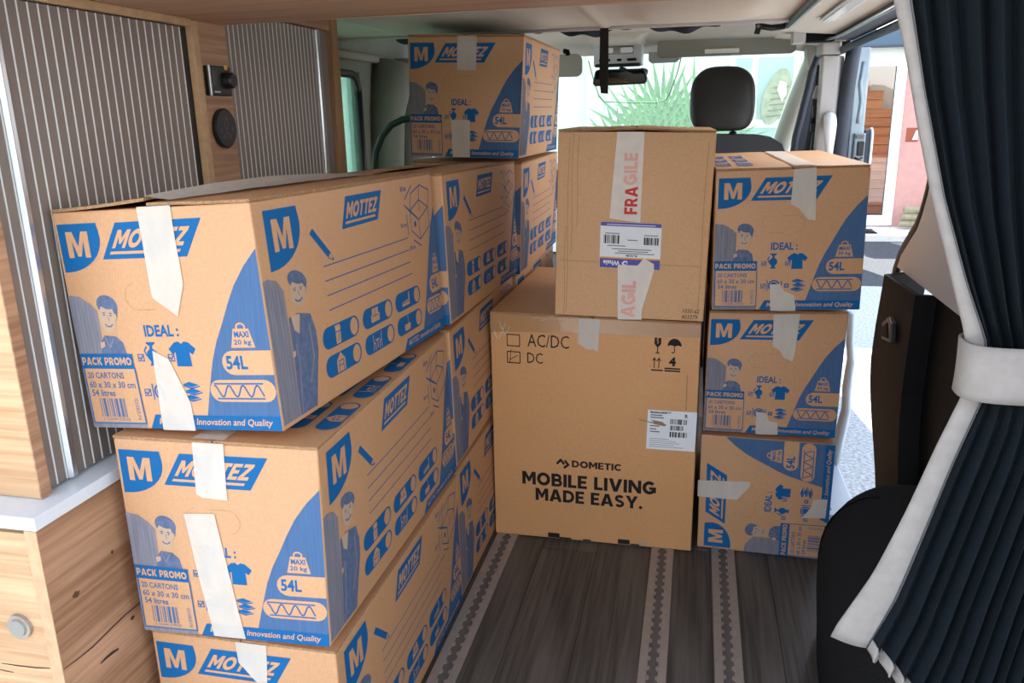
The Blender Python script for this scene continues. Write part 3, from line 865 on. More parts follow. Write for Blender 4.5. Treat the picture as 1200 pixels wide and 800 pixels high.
def figure(A, ox, oy, sx, sy, full=False):
    """printed photo of a smiling person leaning round a box they carry"""
    P = lambda a, b: (ox + a * sx, oy + b * sy)
    pp = lambda L, mt, ly: A.poly([P(a, b) for a, b in L], mt, ly)
    if full:
        pp([(0, -.63), (.40, -.63), (.40, .68), (.28, .80), (.12, .84), (0, .83)], 'pm', 0)
        pp([(.40, -.63), (.80, -.63), (.88, -.35), (.98, -.05), (.98, .16), (.90, .36), (.60, .42), (.42, .40)], 'pd', 1)
        pp([(.46, .42), (.66, .40), (.60, .20), (.50, .26)], 'pf', 2)
        A.line([P(.45, -.60), P(.52, -.1), P(.50, .1)], .03 * sx, 'pm', 2)
        A.line([P(.84, .25), P(.86, -.1), P(.72, -.34)], .035 * sx, 'pm', 2)
        pp([(.40, -.02), (.46, .0), (.47, .05), (.40, .05)], 'pf', 2)
        for q in range(6):
            A.line([P(.05 + .06 * q, -.62), P(.05 + .06 * q, .78 - .02 * q)], .008 * sx, 'pd', 1)
        c = (.68, .62)
    else:
        pp([(0, 0), (.56, 0), (.56, .72), (.45, .82), (.25, .94), (0, .97)], 'pm', 0)
        pp([(.50, 0), (1.02, 0), (.98, .20), (.86, .30), (.62, .32), (.52, .20)], 'pd', 1)
        for q in range(7):
            A.line([P(.03 + .075 * q, .0), P(.03 + .075 * q, .93 - .05 * max(0, q - 2))], .007 * sx, 'pd', 1)
        A.line([P(.62, .30), P(.70, .12), P(.80, .27)], .02 * sx, 'pm', 2)
        pp([(.50, .10), (.60, .14), (.60, .22), (.50, .20)], 'pf', 3)
        c = (.76, .60)
    fx, fy = c
    k = 1.0 if not full else .62
    E = lambda a, b, rx, ry, mt, ly, rot=0: A.ell(ox + (fx + a) * sx, oy + (fy + b * k) * sy, rx * sx, ry * k * sy, mt, ly, 18, rot)
    E(.03, .20, .215, .16, 'pd', 1, -.35)
    E(.15, .10, .07, .15, 'pd', 1, -.1)
    E(.0, .0, .16, .245, 'pf', 2)
    E(.02, .235, .17, .09, 'pd', 3, -.3)
    E(-.06, .05, .022, .014, 'pd', 4)
    E(.075, .04, .022, .014, 'pd', 4)
    E(-.06, .085, .04, .009, 'pd', 4, .15)
    E(.075, .075, .04, .009, 'pd', 4, -.15)
    A.line([(ox + (fx - .07) * sx, oy + (fy - .10 * k) * sy), (ox + (fx - .03) * sx, oy + (fy - .135 * k) * sy), (ox + (fx + .03) * sx, oy + (fy - .14 * k) * sy), (ox + (fx + .08) * sx, oy + (fy - .105 * k) * sy)], .022 * sx, 'pd', 4)
    A.line([(ox + (fx + .01) * sx, oy + (fy + .03 * k) * sy), (ox + (fx + .025) * sx, oy + (fy - .05 * k) * sy)], .014 * sx, 'pm', 4)
    E(.165, .02, .022, .05, 'pf', 1)

def barcode(A, x0, y0, x1, y1, mt, layer, seed=3):
    rr = random.Random(seed)
    x = x0
    while x < x1:
        w = rr.choice((.004, .004, .008, .013)) * (x1 - x0) / .15
        if x + w > x1: break
        A.rect(x, y0, x + w, y1, mt, layer)
        x += w + rr.choice((.003, .005, .008)) * (x1 - x0) / .15

def checkbox(A, x, y, s, tick=True, solid=False):
    if solid:
        A.rect(x, y, x + s, y + s, 'blue', 0)
        A.rect(x + .3 * s, y + .3 * s, x + .7 * s, y + .7 * s, 'kraft', 1)
    else:
        A.line([(x, y), (x + s, y), (x + s, y + s), (x, y + s)], .0045, 'blue', 0, True)
        if tick:
            A.line([(x + .2 * s, y + .55 * s), (x + .45 * s, y + .25 * s), (x + .85 * s, y + .8 * s)], .006, 'blue', 1)

def make_end():
    A = Art()
    shield(A, .018, .238, .948, .735)
    logo(A, (.330, .945), (.762, .948), (.668, .788), (.236, .788))
    # hand hole perforation
    hp = []
    for k in range(40):
        a = 2 * math.pi * k / 40
        ca, sa = math.cos(a), math.sin(a)
        hp.append((.46 + math.copysign(.08, ca) + .06 * ca, .62 + .06 * sa))
    for k in range(0, 40, 1):
        A.line([hp[k], ((hp[k][0] + hp[(k + 1) % 40][0]) / 2, (hp[k][1] + hp[(k + 1) % 40][1]) / 2)], .0025, 'edge', 0)
    figure(A, .004, .355, .262, .285)
    A.rect(.004, .0, .302, .03, 'pm', 0)
    A.rect(.004, .0, .02, .36, 'pm', 0)
    A.rect(.006, .290, .298, .360, 'blue', 5)
    A.text('PACK PROMO', .014, .307, .288, .344, 'kraft', 6, -1)
    A.rect(.018, .026, .298, .290, 'kraft', 4)
    A.line([(.016, .290), (.016, .028), (.302, .028), (.298, .290)], .006, 'blue', 6)
    A.text('20 CARTONS', .030, .243, .232, .273, 'half', 6, .02)
    A.text('60 x 30 x 30 cm', .030, .198, .284, .230, 'half', 6, .02)
    A.text('54 litres', .035, .158, .165, .190, 'half', 6, .02)
    barcode(A, .068, .058, .222, .148, 'half', 6)
    A.text('3 153440 078320', .072, .040, .218, .054, 'half', 6)
    A.text('Ref B783/V20', .262, .045, .282, .150, 'half', 6, 0, 0, 90)
    A.text('IDEAL :', .385, .438, .562, .492, 'blue', 0, .03)
    # vase
    checkbox(A, .328, .327, .030)
    vp = [(.385, .305), (.425, .305), (.415, .322), (.432, .345), (.430, .368), (.412, .384), (.412, .396), (.428, .408), (.428, .414), (.382, .414), (.382, .408), (.398, .396), (.398, .384), (.380, .368), (.378, .345), (.395, .322)]
    A.poly(vp, 'blue', 0)
    A.line([(.376, .352), (.368, .375), (.380, .392)], .007, 'blue', 0)
    # shirt
    checkbox(A, .488, .327, .030)
    A.poly([(.527, .302), (.602, .302), (.600, .368), (.616, .356), (.634, .382), (.600, .412), (.580, .416), (.565, .405), (.550, .416), (.530, .412), (.496, .382), (.514, .356), (.529, .368)], 'blue', 0)
    # plate with cutlery
    checkbox(A, .328, .163, .030)
    A.ell(.418, .182, .040, .040, 'blue', 0, 24)
    A.ell(.418, .182, .030, .030, 'kraft', 1, 24)
    A.ell(.418, .182, .025, .025, 'blue', 2, 24)
    A.line([(.372, .146), (.372, .218)], .006, 'blue', 0)
    A.line([(.466, .146), (.466, .190)], .006, 'blue', 0)
    A.poly([(.462, .188), (.470, .188), (.470, .218), (.462, .212)], 'blue', 0)
    # books
    checkbox(A, .487, .166, .030, solid=True)
    for q in range(3):
        y = .136 + .03 * q
        o = (.0, .012, .004)[q]
        A.poly([(.532 + o, y + .014), (.575 + o, y), (.618 + o, y + .012), (.618 + o, y + .017), (.577 + o, y + .008), (.534 + o, y + .021)], 'blue', 0)
        A.poly([(.532 + o, y + .022), (.577 + o, y + .010), (.612 + o, y + .020), (.566 + o, y + .034)], 'blue', 0)
    # wedge
    A.poly([(.634, .072), (.67, .20), (.707, .323), (.742, .41), (.781, .484), (.825, .575), (.868, .655), (.93, .74), (.998, .81), (.998, .072)], 'half', 0)
    wedge_marks(A, .755, .672, 1.0, (.812, .928))
    A.poly([(.322, .002), (.358, .072), (.998, .072), (.998, .002)], 'blue', 1)
    A.text('MOTTEZ : Innovation and Quality', .372, .016, .955, .058, 'kraft', 2, .015, .25)
    return A

def pill_icon(A, x0, y0, x1, y1, kind, k='kraft'):
    A.pill(x0, y0, x1, y1, 'blue', 0)
    h = y1 - y0
    w = x1 - x0
    A.ell(x1 - .52 * h, (y0 + y1) / 2, .38 * h, .42 * h, k, 1)
    cx, cy = x0 + .40 * w, (y0 + y1) / 2
    s = h * .43
    P = lambda a, b: (cx + a * s, cy + b * s)
    pl = lambda L, mt=k, ly=1: A.poly([P(a, b) for a, b in L], mt, ly)
    ln = lambda L, wd=.12, mt='blue', ly=2: A.line([P(a, b) for a, b in L], wd * s, mt, ly)
    if kind == 0:      # fridge
        pl([(-.5, -1), (.5, -1), (.6, .8), (.4, 1), (-.6, 1), (-.5, .8)]); ln([(-.5, .3), (.5, .3)]); ln([(.25, .2), (.0, -.7)])
    elif kind == 1:    # sofa
        pl([(-1.1, -.7), (1.1, -.7), (1.1, .2), (.8, .2), (.8, .9), (-.8, .9), (-.8, .2), (-1.1, .2)]); ln([(-.7, 0), (.7, 0)]); ln([(0, 0), (0, .9)])
    elif kind == 2:    # bed
        pl([(-1.2, -.7), (1.2, -.7), (1.2, .9), (.9, .9), (.9, 0), (-1.2, -.2)]); ln([(-1.1, -.35), (1, -.25)])
    elif kind == 3:    # wardrobe house
        pl([(-.9, -1), (.9, -1), (.9, .3), (0, 1.1), (-.9, .3)]); ln([(-.5, -.9), (-.5, .2), (.5, .2), (.5, -.9)]); ln([(-.5, -.3), (.5, -.3)])
    elif kind == 4:    # table and chairs
        for q in (-1, 1):
            ln([(q * 1.1, .9), (q * 1.0, -.1), (q * .6, -.1), (q * .55, -.9)], .16, k, 1); ln([(q * 1.0, -.1), (q * 1.1, -.9)], .14, k, 1)
        pl([(-.5, .1), (.5, .1), (.5, .3), (-.5, .3)]); pl([(-.1, -.8), (.1, -.8), (.1, .1), (-.1, .1)])
    else:              # bath with shower
        pl([(-.9, -.8), (.7, -.8), (.9, .0), (-1.0, .0)]); ln([(.2, 0), (.2, 1.0), (.0, .9)], .1, k, 1)

def pills(A, x, y, cw, ch, gx, gy, k='kraft'):
    n = 0
    for r in range(2):
        for c in range(3):
            pill_icon(A, x + c * gx, y - r * gy, x + c * gx + cw, y - r * gy + ch, n, k)
            n += 1

def make_side():
    A = Art(2.0, 1.0)
    shield(A, .080, .355, .955, .695)
    # pencil
    A.poly([(.425, .815), (.455, .838), (.595, .705), (.565, .683)], 'blue', 0)
    A.poly([(.600, .700), (.570, .678), (.612, .668)], 'kraft', 0)
    A.line([(.598, .702), (.612, .668), (.568, .680)], .006, 'blue', 0)
    A.ell(.609, .671, .008, .008, 'blue', 1, 8)
    logo(A, (.820, .955), (1.245, .955), (1.155, .803), (.740, .798))
    for y in (.648, .577, .506, .434):
        A.line([(.51, y), (1.535, y + .004)], .0055, 'blue', 0)
    # open carton drawing
    def I(a, b): return (1.50 + a * .42, .62 + b * .33)
    for L in ([(.25, .55), (.25, .2), (.55, .0), (.95, .2), (.95, .55)], [(.25, .55), (.55, .36), (.95, .55)], [(.55, .36), (.55, .0)], [(.25, .55), (.62, .72), (.95, .55)],
              [(.62, .72), (.62, .52)], [(.25, .55), (.08, .68), (.42, .46), (.55, .36)], [(.25, .55), (.35, .86), (.70, .98), (.62, .72)], [(.95, .55), (1.05, .86), (.72, .98)]):
        A.line([I(a, b) for a, b in L], .0075, 'blue', 0)
    A.line([I(.12, .78), I(.40, 1.0)], .008, 'blue', 0)
    A.line([I(.12, .5), I(.12, .15)], .008, 'blue', 0)
    A.line([I(.3, .02), I(.55, -.12)], .008, 'blue', 0)
    A.ell(*I(.40, .30), .016, .02, 'blue', 0, 10)
    A.text('60 cm', *I(.0, .92), *I(.2, 1.02), 'blue', 0, .02)
    A.text('30 cm', *I(-.12, .30), *I(.08, .38), 'blue', 0, .02)
    A.text('30 cm', *I(.12, -.14), *I(.32, -.06), 'blue', 0, .02)
    figure(A, .004, .30, .37, .44, True)
    pills(A, .415, .250, .375, .108, .42, .143)
    A.poly([(1.645, .070), (1.715, .22), (1.78, .38), (1.85, .55), (1.91, .68), (1.996, .80), (1.996, .07)], 'half', 0)
    weight(A, 1.87, 1.98, .385, .51)
    A.pill(1.80, .262, 1.996, .372, 'kraft', 2, right=False)
    A.text('54L', 1.835, .287, 1.945, .350, 'blue', 3, .03)
    A.pill(1.725, .138, 1.99, .240, 'kraft', 2)
    A.line([(1.75, .222), (1.955, .222)], .007, 'blue', 3)
    A.line([(1.75, .153), (1.955, .153)], .007, 'blue', 3)
    A.line([(1.75 + .205 * q / 40, .188 + .026 * math.cos(q / 40 * 2 * math.pi * 3.4)) for q in range(41)], .007, 'blue', 3)
    A.poly([(1.33, .003), (1.385, .072), (1.996, .072), (1.996, .003)], 'blue', 1)
    A.text('MOTTEZ : Innovation and Quality', 1.40, .016, 1.93, .058, 'kraft', 2, .015, .25)
    return A

def make_flap(side):
    """pill icons printed on a lid flap, art turned a quarter; unit 0.3 m across, 0.6 m deep"""
    A0 = Art()
    pills(A0, .20, .16, .375, .108, .45, .15)
    A = Art(1.0, 2.0)
    for vs, fs, ly, mt in A0.items:
        A.raw([((b + .0 if side < 0 else 1.0 - b), (a - .0 if side < 0 else a)) for a, b in vs], fs, ly, mt)
    return A
END, SIDE = make_end(), make_side()
FLAP_L, FLAP_R = make_flap(-1), make_flap(1)

# ================================================================ cartons
def patch(c, bulge=0.0):
    bl, br, tr, tl = [Vector(p) for p in c]
    nrm = (br - bl).cross(tl - bl).normalized()
    def f(u, v, off=0.0):
        p = bl * ((1 - u) * (1 - v)) + br * (u * (1 - v)) + tr * (u * v) + tl * ((1 - u) * v)
        return p + nrm * (off + bulge * 16 * u * (1 - u) * v * (1 - v))
    return f

def put_print(name, art, fn, parent, tf=None, o0=0.0003, dl=0.00013, label=None):
    mats, V, F, Mi = art.baked()
    vs = []
    for u, v, ly in V:
        if tf:
            u, v = tf(u, v)
        vs.append(fn(u, v, o0 + dl * ly))
    mb = MB()
    mb.v = vs
    mb.f = F
    mb.m = Mi
    off = root_loc(parent)
    me = bpy.data.meshes.new(name)
    me.from_pydata([tuple(v - off) for v in vs], [], F)
    for mt in mats:
        me.materials.append(M_[mt])
    me.polygons.foreach_set('material_index', Mi)
    o = bpy.data.objects.new(name, me)
    COL.objects.link(o)
    o.parent = parent
    if label:
        o['label'] = label
    return o

def K(s):
    return tuple(int(x) for x in s)

def face(C, which):
    g = lambda s: C[s]
    return {'end': (g('000'), g('100'), g('101'), g('001')), 'right': (g('100'), g('110'), g('111'), g('101')),
            'left': (g('010'), g('000'), g('001'), g('011')), 'back': (g('110'), g('010'), g('011'), g('111')),
            'top': (g('001'), g('101'), g('111'), g('011')), 'bottom': (g('010'), g('110'), g('100'), g('000'))}[which]

def tape_piece(parent, fn, poly, mt='tape', off=0.0014, name='tape_strip', topfn=None, toppoly=None, label=None):
    mb = MB()
    for f_, pl_ in ((fn, poly), (topfn, toppoly)):
        if not f_ or not pl_: continue
        A = Art(); A.poly(pl_, 'tape', 0)
        A.items = [(vs, fs, ly, m_) for vs, fs, ly, m_ in A.items]
        # cut finely for the bulge and a few ripples
        bm = bmesh.new()
        bv = [bm.verts.new((a, b, 0)) for a, b in pl_]
        bm.faces.new(bv)
        for ax in (0, 1):
            for k in range(1, 16):
                co = [0, 0, 0]; co[ax] = k / 16
                no = [0, 0, 0]; no[ax] = 1
                bmesh.ops.bisect_plane(bm, geom=bm.verts[:] + bm.edges[:] + bm.faces[:], plane_co=co, plane_no=no)
        bm.verts.index_update()
        n0 = len(mb.v)
        rr = random.Random(len(pl_) * 7 + int(pl_[0][0] * 1000))
        ph = rr.random() * 6
        for v in bm.verts:
            rip = 0.00035 * (1 + math.sin(v.co.x * 90 + v.co.y * 25 + ph))
            mb.v.append(f_(min(v.co.x, 1.004), max(-0.012, min(v.co.y, 1.006)), off + rip))
        for fc in bm.faces:
            mb.f.append([v.index + n0 for v in fc.verts]); mb.m.append(0)
        bm.free()
    o = mb.build(name, mt, parent)
    if label: o['label'] = label
    return o

def carton(C, name, label, tapes=(), art_end=None, art_side=None, art_top=None, group='printed moving cartons', end_tf=None, flat_top=False,
           km='kraft', bulge=0.003, lift=(0, 0), flaps=True, cat='box', fl_mat=None):
    C = {k: Vector(v) for k, v in C.items()}
    base = (C['000'] + C['100'] + C['010'] + C['110']) / 4
    base.z = min(C[k].z for k in ('000', '100', '010', '110'))
    t = thing(name, label, cat, base, group)
    n = 8
    FT = 0.004
    body = dict(C)
    up = ((C['001'] - C['000']) + (C['101'] - C['100'])).normalized()
    for k in ('001', '101', '011', '111'):
        body[k] = C[k] - up * FT
    mb = MB()
    fns = {}
    for w in ('end', 'right', 'left', 'back', 'top', 'bottom'):
        b = bulge if w in ('end', 'right') else (bulge * 0.6 if w in ('left', 'back') else 0.0)
        f = patch(face(body, w), b)
        fns[w] = f
        mb.grid(lambda u, v, f=f: f(u, v), n, n)
    mb.build('carton', km, t, weld=True, bevel=0.0025)
    if flaps:
        topf = patch(face(body, 'top'))
        for q in (0, 1):
            u0, u1 = ((0.0, 0.496), (0.504, 1.0))[q]
            L = lift[q]
            def g(u, v, o, u0=u0, u1=u1, L=L, q=q):
                uu = u0 + (u1 - u0) * u
                rise = (u if q == 0 else 1 - u)
                return topf(uu, v, o + L * rise ** 1.5 * (0.25 + 0.75 * math.sin(math.pi * min(1, 0.12 + v * 0.9)) ) + 0.0016 * math.sin(v * 9 + q) * (rise > .5) * 0.5)
            m2 = MB()
            m2.grid(lambda u, v: g(u, v, 0.0002), 6, 10)
            m2.grid(lambda u, v: g(u, v, FT), 6, 10)
            for e in (0, 1):
                m2.grid(lambda u, v, e=e: g(e, u, 0.0002 + (FT - 0.0002) * v), 10, 1, 1)
                m2.grid(lambda u, v, e=e: g(u, e, 0.0002 + (FT - 0.0002) * v), 6, 1, 1)
            m2.build('top_flap', [km, 'edge'], t, weld=True)
    if art_end:
        put_print('end_print', art_end, fns['end'], t, end_tf)
    if art_side:
        put_print('side_print', art_side, fns['right'], t)
    if art_top:
        tf_ = patch(face(C, 'top'))
        put_print('flap_print', art_top, tf_, t, o0=0.0009)
    tfn0 = patch(face(C, 'top'))
    def tfn(u, v, o):
        q = 0 if u < .5 else 1
        rise = min(1, (u / .496) if q == 0 else (1 - u) / .496)
        return tfn0(u, v, o + max(lift[0] * (rise if q == 0 else 1.0 * rise ** 4) ** 1.5, lift[1] * rise ** 1.5) * (0.25 + 0.75 * math.sin(math.pi * min(1, 0.12 + v * 0.9))) + .001)
    for tp_ in tapes:
        top = None
        if tp_[0][1] > 0.98 and tp_[1][1] > 0.98:     # runs over the front edge along the lid seam
            top = [(tp_[0][0], 0.0), (tp_[1][0], 0.0), (tp_[1][0] + .005, 0.93), (tp_[0][0] + .005, 0.95)]
        tape_piece(t, fns['end'], [(a, min(b, 1.012)) for a, b in tp_], topfn=tfn if top else None, toppoly=top)
    return t, fns, C

def box_of(x0, y0, z0, w=0.302, d=0.605, h=0.303):
    return {'%d%d%d' % (i, j, k): (x0 + w * i, y0 + d * j, z0 + h * k) for i in (0, 1) for j in (0, 1) for k in (0, 1)}
def D8(*v):
    ks = ('000', '001', '010', '011', '100', '101', '110', '111')
    return dict(zip(ks, v))
L1 = D8((-.8138, .913, .6227), (-.8304, .9191, .9258), (-.7813, 1.5175, .6185), (-.7984, 1.5231, .916), (-.5125, .8982, .6423), (-.5307, .903, .9422), (-.4802, 1.5016, .6301), (-.4982, 1.5076, .9339))
L2 = D8((-.7711, .8964, .3124), (-.7746, .8999, .619), (-.7776, 1.5023, .311), (-.7807, 1.5047, .6134), (-.4751, .8999, .321), (-.470, .9034, .621), (-.4715, 1.507, .3157), (-.4825, 1.507, .6162))
L3 = D8((-.7745, .914, .002), (-.7746, .9146, .3009), (-.7737, 1.5191, .002), (-.7753, 1.5195, .3007), (-.4733, .9136, .002), (-.4759, .9138, .3031), (-.4725, 1.5187, .002), (-.4746, 1.519, .3022))
M1 = D8((-.775, 1.5265, .6197), (-.7823, 1.5331, .922), (-.7654, 2.1313, .6190), (-.7728, 2.1379, .909), (-.4732, 1.5224, .6285), (-.4819, 1.5283, .9292), (-.4648, 2.1254, .6250), (-.4712, 2.1342, .9193))
M2 = D8((-.7731, 1.5245, .3092), (-.779, 1.5242, .6116), (-.7756, 2.1245, .3158), (-.7815, 2.1212, .6181), (-.4738, 1.5251, .3158), (-.4788, 1.5248, .6164), (-.4775, 2.1257, .3216), (-.4803, 2.1224, .624))
M3 = D8((-.775, 1.526, .002), (-.776, 1.5262, .3050), (-.7755, 2.1285, .002), (-.7765, 2.128, .3070), (-.4750, 1.526, .002), (-.4765, 1.526, .3060), (-.4765, 2.128, .002), (-.4775, 2.128, .3080))
N1 = D8((-.7626, 2.1445, .6191), (-.7558, 2.1439, .9214), (-.7668, 2.7465, .6204), (-.760, 2.7459, .9227), (-.4627, 2.1466, .6135), (-.4536, 2.1458, .9131), (-.4656, 2.7486, .6136), (-.4588, 2.7481, .9162))
P1 = D8((-.7453, 2.0994, .9358), (-.7358, 2.0984, 1.239), (-.7547, 2.7043, .9389), (-.7433, 2.7034, 1.2411), (-.4515, 2.1019, .9263), (-.4319, 2.1029, 1.2282), (-.4547, 2.7069, .9248), (-.442, 2.708, 1.2329))
R1 = D8((.0425, 1.7778, .6165), (.0388, 1.7767, .9178), (.0269, 2.3831, .6186), (.0213, 2.3818, .921), (.3461, 1.7876, .6237), (.3411, 1.786, .9244), (.3279, 2.3918, .6242), (.3221, 2.3904, .9265))
R2 = D8((.0366, 1.8492, .3065), (.0388, 1.8411, .5994), (.0388, 2.4536, .3146), (.0397, 2.4473, .6169), (.3329, 1.8556, .3042), (.3358, 1.8497, .604), (.320, 2.4602, .3138), (.3209, 2.4539, .6161))
R3 = D8((.035, 1.8458, .002), (.0335, 1.8436, .3023), (.053, 2.45, .0027), (.0521, 2.4485, .3051), (.3329, 1.8348, .002), (.3323, 1.8331, .3019), (.354, 2.4395, .0034), (.3532, 2.438, .3058))
N2 = box_of(-.778, 2.146, .311, h=.301)
N3 = box_of(-.778, 2.146, .002)
Q1 = box_of(-.40, 2.44, .312, h=.299)
Q2 = box_of(-.40, 2.44, .002)
NM = 'moving_carton'
carton(L1, NM, 'printed carton topping the nearest left stack, torn white tapes, left lid flap lifted', [
    [(.457, 1.015), (.624, 1.018), (.63, .667), (.577, .531), (.463, .615)], [(.413, .376), (.489, .337), (.56, .134), (.56, -.001), (.388, -.001)]], END, SIDE, lift=(.016, .003))
carton(L2, NM, 'middle carton of the nearest left stack, long white tape slanting down its front', [
    [(.403, 1.034), (.557, 1.035), (.551, .734), (.43, .74), (.399, .752)], [(.32, .651), (.478, .662), (.562, .007), (.393, .009)]], END, SIDE, FLAP_R)
carton(L3, NM, 'lowest carton of the nearest left stack, cut off by the bottom of the photo', [
    [(.47, 1.006), (.64, 1.009), (.624, .788), (.569, .79), (.478, .89)]], END, SIDE)
carton(M1, NM, 'top carton of the second left stack, right behind the nearest top carton', [], END, SIDE, lift=(.008, 0))
carton(M2, NM, 'middle carton of the second left stack, its side print partly hidden by the appliance carton', [], END, SIDE)
carton(M3, NM, 'floor-level carton of the second left stack, beside the left floor rail', [], END, SIDE)
carton(N1, NM, 'shaded carton directly beneath the highest carton, just left of the fragile-taped carton', [], END, SIDE)
carton(P1, NM, 'highest carton of all, in shade just under the van ceiling', [
    [(.433, 1.002), (.601, 1.001), (.599, .726), (.435, .726)], [(.383, .316), (.553, .318), (.557, .005), (.399, .001)]], END, SIDE)
carton(N2, NM, 'barely visible carton under the shaded third-stack carton, behind the appliance carton', [], None, SIDE)
carton(N3, NM, 'hidden carton at floor level of the third left stack', [], None, None)
carton(Q1, NM, 'carton glimpsed in the dark gap behind the big appliance carton', [], END, None)
carton(Q2, NM, 'hidden floor-level carton behind the big appliance carton', [], None, None)
carton(R1, NM, 'top carton of the right stack, pale daylight on its printed lid', [
    [(.51, .999), (.657, 1.005), (.667, .645), (.62, .651), (.558, .726), (.501, .762)], [(.39, .189), (.459, .194), (.488, .142), (.558, .109), (.573, -.006), (.403, -.006)]], END, None, FLAP_L)
carton(R2, NM, 'middle carton of the right stack, between an upright and a sideways carton', [
    [(.471, .991), (.66, .997), (.647, .715), (.632, .623), (.571, .647), (.531, .712), (.482, .738)], [(.398, .194), (.473, .185), (.501, .117), (.563, .107), (.57, .004), (.404, -.002)]], END, None)
carton(R3, NM, 'bottom carton of the right stack, turned on its side so the print reads upwards', [
    [(-.012, .605), (.391, .633), (.387, .59), (.297, .466), (-.012, .46)], [(.871, .526), (.972, .537), (.969, .373), (.796, .359), (.819, .398), (.86, .46)]], END, None,
       end_tf=lambda u, v: (1 - v, u), flaps=False)

# ---- big appliance carton
DA = Art()
def boxmark(x0, y0, x1, y1, tick):
    DA.line([(x0, y0), (x1, y0), (x1, y1), (x0, y1)], .0045, 'black', 0, True)
    if tick:
        DA.line([(x0 + .012, y0 - .002), (x0 + .018, y1 + .008)], .003, 'black', 0)
        DA.line([(x0 + .01, y0 + .012), (x0 + .05, y1 - .015)], .003, 'black', 0)
boxmark(.083, .867, .145, .915, False)
boxmark(.083, .795, .146, .842, True)
DA.text('AC/DC', .184, .868, .388, .922, 'black', 0)
DA.text('DC', .182, .798, .260, .843, 'black', 0)
HA = Art()
HA.poly([(.791, .937), (.822, .937), (.822, .912), (.812, .900), (.809, .900), (.809, .878), (.820, .872), (.793, .872), (.804, .878), (.804, .900), (.801, .900), (.791, .912)], 'black', 0)
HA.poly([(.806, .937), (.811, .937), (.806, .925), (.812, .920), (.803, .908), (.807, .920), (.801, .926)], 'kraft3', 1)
pts = [(.8835 + .0325 * math.cos(math.pi * k / 10), .905 + .032 * math.sin(math.pi * k / 10)) for k in range(11)]
HA.poly(pts + [(.867, .909), (.8835, .905), (.900, .909)], 'black', 0)
HA.line([(.8835, .905), (.8835, .882), (.878, .877), (.872, .880)], .004, 'black', 0)
for x in (.793, .814):
    HA.line([(x, .812), (x, .850)], .004, 'black', 0)
    HA.line([(x - .008, .842), (x, .853), (x + .008, .842)], .004, 'black', 0)
HA.line([(.781, .802), (.831, .802)], .006, 'black', 0)
HA.text('4', .860, .822, .892, .860, 'black', 0, .05)
HA.line([(.843, .812), (.911, .812)], .006, 'black', 0)
HA.line([(.843, .802), (.911, .802)], .006, 'black', 0)
SA = Art()
SA.text('DOMETIC', .403, .349, .650, .380, 'black', 0, -1)
SA.text('MOBILE LIVING', .148, .252, .820, .312, 'black', 0, -1)
SA.text('MADE EASY.', .216, .180, .756, .238, 'black', 0, -1)
SA.line([(.330, .362), (.347, .378), (.362, .362)], .011, 'black', 0)
SA.line([(.366, .345), (.385, .358), (.370, .374)], .011, 'black', 0)
DC = D8((-.4698, 1.8227, .002), (-.4665, 1.8149, .5885), (-.4653, 2.3954, .004), (-.4602, 2.3856, .5925), (.0206, 1.8197, .002), (.0221, 1.8086, .5790), (.024, 2.3906, .003), (.0265, 2.3808, .583))
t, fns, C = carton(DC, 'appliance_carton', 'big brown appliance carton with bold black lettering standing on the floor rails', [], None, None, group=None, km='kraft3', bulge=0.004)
put_print('option_print', DA, fns['end'], t)
put_print('handling_symbols', HA, fns['end'], t)
put_print('slogan_print', SA, fns['end'], t)
tape_piece(t, fns['end'], [(.432, 1.0), (.536, 1.0), (.526, .863), (.51, .875), (.481, .871), (.432, .896)])
tape_piece(t, fns['end'], [(.0, 1.0), (1.0, 1.0), (1.0, .945), (.5, .94), (0.06, .925), (.0, .92)], 'ptape', .0009, 'packing_tape', label='shiny clear brown packing tape')
# white threads painted as glints on the crinkled tape ends
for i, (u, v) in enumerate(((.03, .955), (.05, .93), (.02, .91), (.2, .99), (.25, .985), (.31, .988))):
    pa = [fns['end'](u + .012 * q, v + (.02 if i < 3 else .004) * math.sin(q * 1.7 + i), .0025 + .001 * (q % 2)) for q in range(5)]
    MB().tube(pa, .0008, 5, flat=.5).build('tape_glint', 'lamp', t, smooth=True)
for x0, x1 in ((.279, .339), (.638, .697)):
    MB().grid(lambda u, v: fns['end'](x0 + (x1 - x0) * u, .006 + .022 * v, .0016), 1, 1).build('strap_slot', 'blackp', t)
MB().grid(lambda u, v: fns['end'](.748 + .03 * u, .004 + .022 * v, .0016), 1, 1).build('torn_patch', 'pf', t)
for a, b in ((.34, .40), (.46, .50), (.70, .745)):
    MB().grid(lambda u, v: fns['end'](a + (b - a) * u, .004 + .007 * v, .0014), 1, 1).build('edge_notch', 'blackp', t)
LB = MB().grid(lambda u, v: fns['end'](.766 + .230 * u + .004 * v, .461 + .172 * v, .0016), 6, 4).build('shipping_label', 'white', t)
LA = Art(1.0, 0.75)
for i, (w, y) in enumerate(((.42, .69), (.30, .645), (.34, .60), (.20, .50), (.24, .44), (.16, .38), (.25, .33))):
    LA.rect(.06, y, .06 + w * .8, y + .022, 'grey', 0)
LA.text('Model: 1000000', .05, .70, .48, .735, 'grey', 0, .02)
LA.text('R', .76, .63, .82, .70, 'black', 0, .02)
barcode(LA, .47, .50, .82, .60, 'black', 0, 5)
barcode(LA, .47, .385, .76, .475, 'black', 0, 8)
barcode(LA, .47, .255, .83, .355, 'black', 0, 11)
for i in range(5):
    LA.rect(.06, .05 + .038 * i, .06 + (.7, .5, .62, .55, .4)[i], .058 + .038 * i, 'grey', 0)
put_print('label_print', LA, lambda u, v, o: fns['end'](.766 + .230 * u + .004 * v, .461 + .172 * v, .0018 + o), LB)
